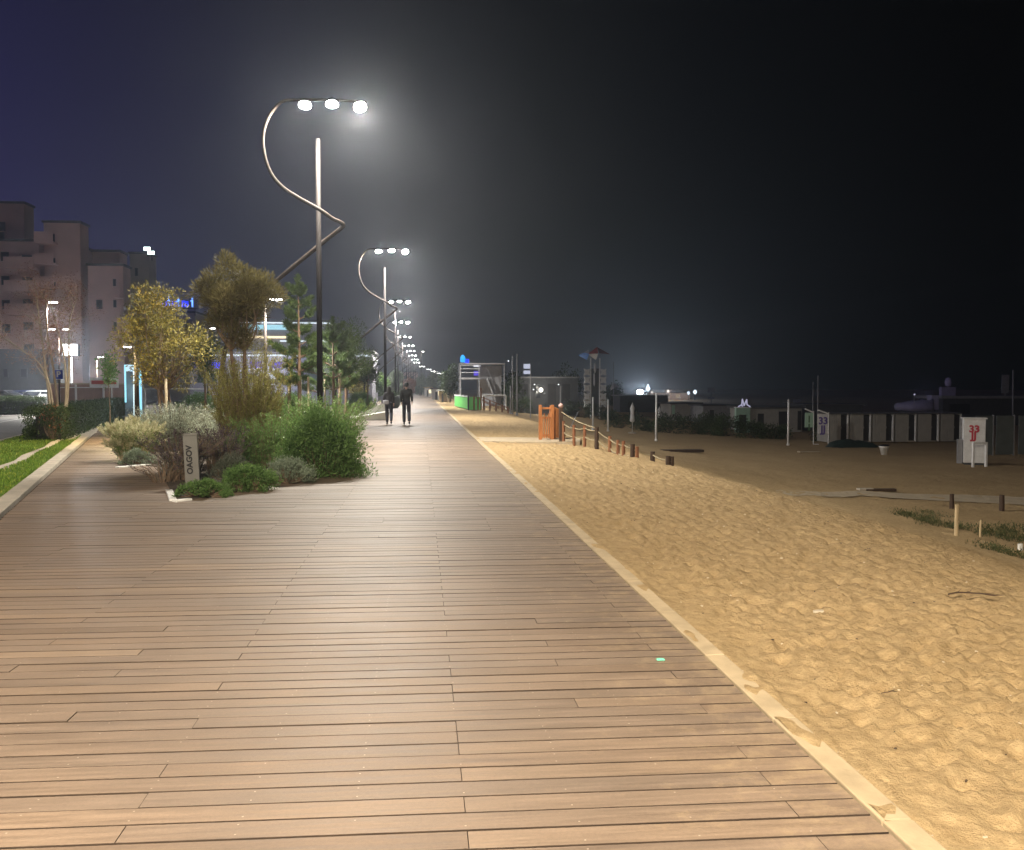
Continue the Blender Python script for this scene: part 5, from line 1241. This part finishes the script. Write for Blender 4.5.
# bushes before the huts
bl = [(520, 412, 2.6, 1.6), (548, 414, 3.0, 1.2), (578, 416, 3.4, 1.9), (600, 419, 3.4, 1.7), (622, 427, 2.8, 1.4), (645, 430, 2.8, 1.2), (670, 432, 3.2, 1.5), (692, 433, 3.0, 1.4), (712, 433, 3.0, 1.7), (728, 435, 2.4, 1.5), (752, 437, 2.6, 1.2), (772, 438, 2.4, .9), (822, 440, 1.6, 1.2)]
lab = ['before the beach club masts', 'behind the wooden gate', 'right of the wooden gate, below the stays', 'at the foot of the lattice tower', 'left of the pale folded parasol', 'between the folded parasol and the tallest mast', 'just right of the tallest mast', 'below the dim hut with the pale green corner', 'left of the green portal, the taller one', 'touching the left pillar of the green portal', 'at the right foot of the green portal', 'below the hut window', 'between the green and the white banner']
for (px, bt, w, h), l_ in zip(bl, lab):
    g = G(px, bt+1); bt_ = Vector((g.x, g.y, g.z)); tt = thing('beach_bush', 'dark bush '+l_, 'bush', bt_, 'dark bushes before the beach huts'); c = Cards()
    cen = [(R.uniform(-1, 1)*w*.42, R.uniform(-.5, .5)*w*.4, R.random()**.8*h*.8, R.uniform(.6, 1.3), R.random()) for _ in range(26)]
    crown_clumps(c, cen, 70, .42, .16, .45); c.build('foliage', L_dark, tt); mb = MB()
    for q in cen[:8]: mb.tube([(0, 0, 0), (q[0]*.6, q[1]*.6, q[2]*.6), q[:3]], [.03, .02, .01], 4)
    mb.build('stems', M['bark'], tt)
# far harbour lights
t = thing('floodlight', 'strong white floodlight glaring beyond the dark hall in the middle distance', 'floodlight', PY(640, 392, 200)); MB().lathe([(.2, -.5), (.6, -.3), (.7, .0), (.6, .3), (.2, .5)], 12).build('lens', glow('harbour_flood', (.82, .93, 1), 160), t, smooth=True); MB().tube([(0, .5, -7), (0, .5, -.5)], .15, 6).build('pole', M['darkgrey'], t)
light('lamp_light', 'POINT', PY(640, 392, 198), 4500, (.8, .92, 1), soft=.9)
for i, (px, py, s, col, e, lab) in enumerate(((648, 389, .5, (.8, .9, 1), 2, 'narrow white harbour light right of the strong floodlight'), (668, 391, .35, (1, .9, .8), 1.2, 'small warm light at the top of the pale harbour tower'), (688.5, 393, .4, (.75, .85, 1), 1.6, 'small bluish light left of the last harbour light'), (695, 392, .5, (.8, .9, 1), 2.2, 'last harbour light at the right end of the far row'), (652, 392, .3, (1, .9, .8), 1.0, 'tiny warm light close right of the narrow harbour light'), (628, 396, .3, (.9, .95, 1), 1.2, 'tiny light left of the strong floodlight'))):
    p = PY(px, py, 205); tt = thing('harbour_light', lab, 'light', p, 'far harbour lights'); MB().lathe([(s*.3, -s), (s, 0), (s*.3, s*(2.2 if i == 0 else 1))], 8).build('lens', glow('harbour_lens', col, e), tt); MB().tube([(0, .1, -5), (0, .1, -s)], .1, 5).build('pole', M['darkgrey'], tt)
shed('harbour_building', 'far low building with warm lit wall at the harbour', 650, 690, 393, 400, 215, plain('harbour_wall', (.5, .35, .28), .8, 1, .1, 0), M['roof'], openings=[(668, 671, 394, 398, 'lit_window', glow('harbour_window', (1, .6, .4), .35)), (676, 680, 394, 398, 'lit_window', glow('harbour_window2', (1, .75, .5), .3))])
shed('harbour_tower', 'small pale tower among the harbour lights', 666, 670, 389.5, 400, 214, M['plaster2'], M['roof'], dep=2)
light('lamp_light', 'POINT', PY(670, 392, 205), 700, (1, .75, .55), soft=.5)
for (px, py, w, h, lab) in ((711.5, 390, 1.7, 1.1, 'dim pale square board on a post beyond the huts'), (711.5, 398, 1.4, .5, 'dim pale curved shade below the square board'), (797, 401, 1.6, .8, 'dim pale panel on the roof line of the grey-white hut')):
    p = PY(px, py, 118); tt = thing('roof_board', lab, 'sign', p, 'dim boards above the huts'); MB().bx(-w/2*.6, w/2*.6, 0, .1, -h/2*.6, h/2*.6).build('panel', M['purplegrey'], tt); MB().tube([(0, .1, -2.5), (0, .1, -h*.3)], .06, 5).build('post', M['greyp'], tt)

# ------------------------------------------------------------------ small debris on sand and deck
g = GZ(660.5, 660.5); o_ = MB().box((0, 0, .004), (.045, .03, .006)).box((.0, .0, .0085), (.03, .02, .003)).build('plastic_scrap', M['litter'], None, bevel=.002); o_.location = (g.x, g.y, .002); tag(o_, 'small mint green plastic scrap lying on the boards', 'litter')
g = GZ(822, 606); g.z = sand_h(g.x, g.y)+detail_h(g.x, g.y)+.001; c_ = MB(); c_.prism([(-.07, -.02), (.0, -.03), (.07, -.015), (.05, .025), (-.02, .03), (-.06, .015)], 0, .012); o_ = c_.build('paper_scrap', M['shell'], None); o_.location = g; tag(o_, 'pale flat scrap half buried in the sand', 'litter')
def twig(label, px, py, L, rz, seed):
    rr = random.Random(seed); g = GZ(px, py); z = sand_h(g.x, g.y); mb = MB(); pts = [Vector((-L/2, 0, .03))]
    for i in range(5): pts.append(pts[-1]+Vector((L/5, rr.gauss(0, L*.05), rr.gauss(0, .006))))
    mb.tube(pts, [L*.011+.0015]*5+[.0015], 5)
    for i in (1, 2, 3): mb.tube([pts[i], pts[i]+Vector((L*.15, rr.choice([-1, 1])*L*.16, .015))], [L*.007+.001, .001], 4)
    o_ = mb.build('twig', M['dark_wood'], None); o_.location = (g.x, g.y, z+.015); o_.rotation_euler = (0, 0, rz); tag(o_, label, 'twig', 'twigs on the sand')
twig('long branched twig on the sand near the right edge', 976, 592, .42, -.1, 1)
twig('small twig left of the branched one, above the pale scrap', 868, 548, .14, .5, 3)
twig('small twig on the sand right of the kerb, low in the picture', 890, 697, .10, .1, 4)
mb = MB(); c_ = MB()
for k_ in range(600):
    y = 2.3+24*R.random()**1.6; x = R.uniform(1.85, 6.0)
    if x > y*.8: continue
    z = sand_h(x, y)+detail_h(x, y)+.003; r = R.uniform(.002, .006)*(1+y*.07)
    m_ = mb if R.random() < .5 else c_; a = R.uniform(0, 6.28)
    m_.box((x, y, z), (r*2.4, r, r*.8), a)
tag(mb.build('sand_debris', M['dark_wood']), 'dark bits of debris scattered on the sand', 'debris', kind='stuff')
tag(c_.build('shell_fragments', M['shell']), 'pale shell fragments scattered on the sand', 'shells', kind='stuff')
p = PY(71, 350, 78); t = thing('floodlight', 'glaring white floodlight before the apartment block, right of the bare tree stems', 'floodlight', p, None); MB().box((0, 0, 0), (1.3, .5, 1.0)).build('housing', M['darkgrey'], t, bevel=.05); MB().box((0, -.27, 0), (1.15, .03, .85)).build('lens', glow('flood_white', (.95, .97, 1), 12), t); MB().tube([(0, .1, -p.z), (0, .1, -.5)], .08, 6).build('pole', M['greyp'], t)
light('lamp_light', 'POINT', p+Vector((0, -.8, 0)), 3500, (.95, .97, 1), soft=.4) 
# ------------------------------------------------------------------ people
def skin_mesh(name, chains, mat, parent, sub=2, extra=None):
    """chains: list of lists of (pos, rx, ry); shared positions merge."""
    vs = []; es = []; rd_ = []; idx = {}
    for ch in chains:
        prev = None
        for (p, r, r2) in ch:
            key = tuple(round(q, 4) for q in p)
            if key not in idx: idx[key] = len(vs); vs.append(p); rd_.append((r, r2))
            if prev is not None and prev != idx[key]: es.append((prev, idx[key]))
            prev = idx[key]
    me = bpy.data.meshes.new(name); me.from_pydata(vs, es, []); me.update()
    o = bpy.data.objects.new(name, me); C.objects.link(o)
    s = o.modifiers.new('skin', 'SKIN'); s.use_smooth_shade = True; s.branch_smoothing = .3
    for i, v in enumerate(me.skin_vertices[0].data): v.radius = rd_[i]; v.use_root = (i == 0)
    u = o.modifiers.new('sub', 'SUBSURF'); u.levels = u.render_levels = sub
    bpy.context.view_layer.update()
    m2 = bpy.data.meshes.new_from_object(o.evaluated_get(bpy.context.evaluated_depsgraph_get())); m2.name = name
    bpy.data.objects.remove(o); m2.materials.clear(); m2.materials.append(mat)
    q = bpy.data.objects.new(name, m2); C.objects.link(q); q.parent = parent; m2.polygons.foreach_set('use_smooth', [True]*len(m2.polygons)); return q
def person(label, px, py, H, female, jacket, trouser):
    g = GZ(px, py); g.z = 0; t = thing('person', label, 'person', g, None)
    k = H/1.78; w = .92 if female else 1.0
    def S(x, y, z): return (x*k*w, y*k, z*k)
    # walking away (+y), left leg forward, right leg back
    hipL, hipR = S(-.09, 0, .93), S(.09, 0, .93)
    if female: hipL, hipR = S(-.10, 0, .93), S(.10, 0, .93)
    kL, kR = S(-.10, .17, .52), S(.11, .02, .50); aL, aR = S(-.10, .22, .10), S(.12, -.26, .17)
    tL, tR = S(-.11, .38, .035), S(.12, -.14, .05)
    shL, shR = S(-.185, -.01, 1.44), S(.185, -.01, 1.44)
    eL, eR = S(-.215, -.07, 1.16), S(.225, .04, 1.16)
    hL, hR = S(-.205, .06, .92), S(.235, .20, .95)
    if female: eL, hL = S(-.25, -.03, 1.16), S(-.17, .16, 1.05)
    pel, wst, chs, nk, hd, tp = S(0, 0, .95), S(0, .01, 1.10), S(0, .0, 1.33), S(0, .0, 1.50), S(0, .02, 1.62), S(0, .03, 1.72)
    sk = [[(pel, .10, .09), (wst, .11, .085), (chs, .13, .095), (nk, .052, .055), (S(0, .015, 1.56), .055, .06), (hd, .078, .092), (tp, .055, .065)],
          [(pel, .10, .09), (hipL, .085, .085), (kL, .05, .055), (aL, .036, .04), (tL, .032, .028)], [(pel, .10, .09), (hipR, .085, .085), (kR, .05, .055), (aR, .036, .04), (tR, .032, .028)],
          [(chs, .13, .095), (shL, .055, .055), (eL, .038, .038), (hL, .026, .026)], [(chs, .13, .095), (shR, .055, .055), (eR, .038, .038), (hR, .026, .026)]]
    for hnd, s in ((hL, -1), (hR, 1)):
        palm = (hnd[0], hnd[1]+.015, hnd[2]-.06); 
        sk.append([(hnd, .026, .026), (palm, .034, .018)])
        for f_ in range(4):
            a = (palm[0]+.004*s, palm[1]-.024+.016*f_+.01, palm[2]-.035); b = (palm[0]-.006*s, palm[1]-.024+.016*f_+.014, palm[2]-.075-.006*(f_ in (1, 2)))
            sk.append([(palm, .034, .018), (a, .0085, .0085), (b, .007, .007)])
        sk.append([(palm, .034, .018), (palm[0]-.01*s, palm[1]+.045, palm[2]-.01) and ((palm[0]-.01*s, palm[1]+.045, palm[2]-.01), .01, .01), ((palm[0]-.014*s, palm[1]+.055, palm[2]-.04), .008, .008)])
    body = skin_mesh('body', sk, M['skin'], t)
    # face and ears (the head looks away from the viewer)
    hx, hy_, hz_ = hd
    f = MB(); f.tube([(hx, hy_+.085, hz_+.03), (hx, hy_+.112, hz_-.005), (hx, hy_+.088, hz_-.012)], [.008, .015, .012], 6)
    for s in (-1, 1): f.box((hx+s*.082*w, hy_, hz_), (.014, .04, .06))
    f.build('face_features', M['skin'], t, bevel=.004)
    e = MB()
    for s in (-1, 1): e.lathe([(.004, -.01), (.012, 0), (.004, .01)], 8, (hx+s*.032, hy_+.084, hz_+.022))
    e.build('eyes', M['white'], t)
    MB().box((hx, hy_+.090, hz_-.045), (.045, .012, .012)).build('mouth', M['redcloth'], t, bevel=.003)
    # clothes
    j = 1.0 if not female else .93
    skin_mesh('jacket' if not female else 'top', [[(S(0, 0, .84), .19*j, .14*j), (S(0, .005, 1.0), .18*j, .135*j), (S(0, .01, 1.15), .16*j, .12*j), (S(0, 0, 1.34), .175*j, .125*j), (S(0, -.005, 1.46), .12, .09), (S(0, 0, 1.53), .08, .078)],
        [(S(0, 0, 1.34), .175*j, .125*j), (shL, .078*j, .078*j), (eL, .062*j, .062*j), (tuple(Vector(eL).lerp(Vector(hL), .88)), .046, .046)],
        [(S(0, 0, 1.34), .175*j, .125*j), (shR, .078*j, .078*j), (eR, .062*j, .062*j), (tuple(Vector(eR).lerp(Vector(hR), .88)), .046, .046)]], jacket, t)
    skin_mesh('trousers', [[(pel, .14, .115), (hipL, .105, .108), (tuple(Vector(hipL).lerp(Vector(kL), .5)), .088, .09), (kL, .08, .085), (tuple(Vector(kL).lerp(Vector(aL), 1.04)), .066 if not female else .052, .07 if not female else .056)],
        [(pel, .14, .115), (hipR, .105, .108), (tuple(Vector(hipR).lerp(Vector(kR), .5)), .088, .09), (kR, .08, .085), (tuple(Vector(kR).lerp(Vector(aR), 1.04)), .066 if not female else .052, .07 if not female else .056)]], trouser, t)
    for a, b in ((aL, tL), (aR, tR)):
        A = Vector(a)+Vector((0, -.045, -.045)); B = Vector(b)+Vector((0, .02, .01)); skin_mesh('shoe', [[(tuple(A), .046, .046), (tuple(A.lerp(B, .5)), .045, .042), (tuple(B), .04, .030)]], M['black'], t)
    if female:
        skin_mesh('hair', [[(S(0, .02, 1.735), .06, .07), (S(0, -.01, 1.66), .098, .098), (S(0, -.05, 1.55), .10, .06), (S(0, -.075, 1.42), .095, .045), (S(0, -.08, 1.34), .06, .03)]], M['hair'], t)
        bg = MB(); bg.box((-.12, -.16, 1.02*k), (.24, .09, .17)); bg.build('bag', M['bag'], t, bevel=.03); MB().tube(smooth_path([(-.12, -.15, 1.1*k), (-.02, -.15, 1.25*k), (.12, -.10, 1.44*k), (.14, .05, 1.46*k)], 4), .012, 6).build('bag_strap', M['black'], t)
    else:
        skin_mesh('hair', [[(S(0, .02, 1.755), .085, .095), (S(0, -.005, 1.69), .108, .112), (S(0, -.03, 1.63), .10, .09), (S(0, -.035, 1.575), .07, .06)]], M['hair'], t)
    return t
w_ = person('person with long dark hair walking away in dark clothes, pale bag at the side', 389, 424.6, 1.66, True, M['jacket2'], M['trouser'])
m_ = person('short-haired person in dark jacket and trousers walking away, the right of the two', 406.5, 425, 1.80, False, M['jacket'], M['trouser'])

# ------------------------------------------------------------------ air
haze = MB().bx(-260, 170, -14, 560, -4.2, 34).build('haze', None or bpy.data.materials.new('haze'))
hm = haze.data.materials[0]; hm.use_nodes = True; nt = hm.node_tree; nt.nodes.clear(); out = nt.nodes.new('ShaderNodeOutputMaterial'); pv = nt.nodes.new('ShaderNodeVolumePrincipled')
pv.inputs['Color'].default_value = (.80, .87, 1.0, 1); pv.inputs['Density'].default_value = HAZE; pv.inputs['Anisotropy'].default_value = .82; nt.links.new(pv.outputs[0], out.inputs['Volume'])
tag(haze, 'thin damp night haze over the whole seafront', 'haze', kind='stuff')

# ------------------------------------------------------------------ night sky: dark, with the town's glow on the landward side
w = bpy.data.worlds.new('World'); sc.world = w; w.use_nodes = True; nt = w.node_tree; nt.nodes.clear()
out = nt.nodes.new('ShaderNodeOutputWorld'); bg = nt.nodes.new('ShaderNodeBackground'); nt.links.new(bg.outputs[0], out.inputs[0])
tc = nt.nodes.new('ShaderNodeTexCoord'); sp = nt.nodes.new('ShaderNodeSeparateXYZ'); nt.links.new(tc.outputs['Generated'], sp.inputs[0])
az = ramp(nt, mathn(nt, 'ADD', mathn(nt, 'MULTIPLY', sp.outputs[0], .5), .5), .0, 1.0)
r = nt.nodes.new('ShaderNodeValToRGB'); nt.links.new(mathn(nt, 'ADD', mathn(nt, 'MULTIPLY', sp.outputs[0], .5), .5), r.inputs[0])
e = r.color_ramp.elements; e[0].position = 0; e[0].color = (.030, .027, .09, 1); e[1].position = 1; e[1].color = (.0003, .0006, .001, 1)
for p, c in ((.27, (.019, .018, .068, 1)), (.34, (.014, .014, .045, 1)), (.42, (.013, .0145, .030, 1)), (.49, (.011, .0125, .017, 1)), (.56, (.006, .0075, .009, 1)), (.64, (.0018, .0028, .004, 1)), (.76, (.0003, .0006, .001, 1))): k = e.new(p); k.color = c
zr = ramp(nt, sp.outputs[2], 0, .5, (1.6, 1.6, 1.5), (.42, .42, .5)); nt.links.new(mixc(nt, 1, r.outputs[0], zr, 'MULTIPLY'), bg.inputs[0]); bg.inputs[1].default_value = 1.0

sc.view_settings.view_transform = 'Standard'; sc.view_settings.look = 'None'; sc.view_settings.exposure = 0; sc.view_settings.gamma = 1; sc.view_settings.use_curve_mapping = False
sc.render.engine = 'CYCLES'; cy = sc.cycles
cy.use_denoising = True; cy.denoiser = 'OPENIMAGEDENOISE'; cy.max_bounces = 5; cy.diffuse_bounces = 2; cy.glossy_bounces = 2; cy.transmission_bounces = 2; cy.transparent_max_bounces = 4; cy.volume_bounces = 0
cy.sample_clamp_indirect = 2.0; cy.use_light_tree = True; cy.caustics_reflective = False; cy.caustics_refractive = False; cy.volume_max_steps = 32
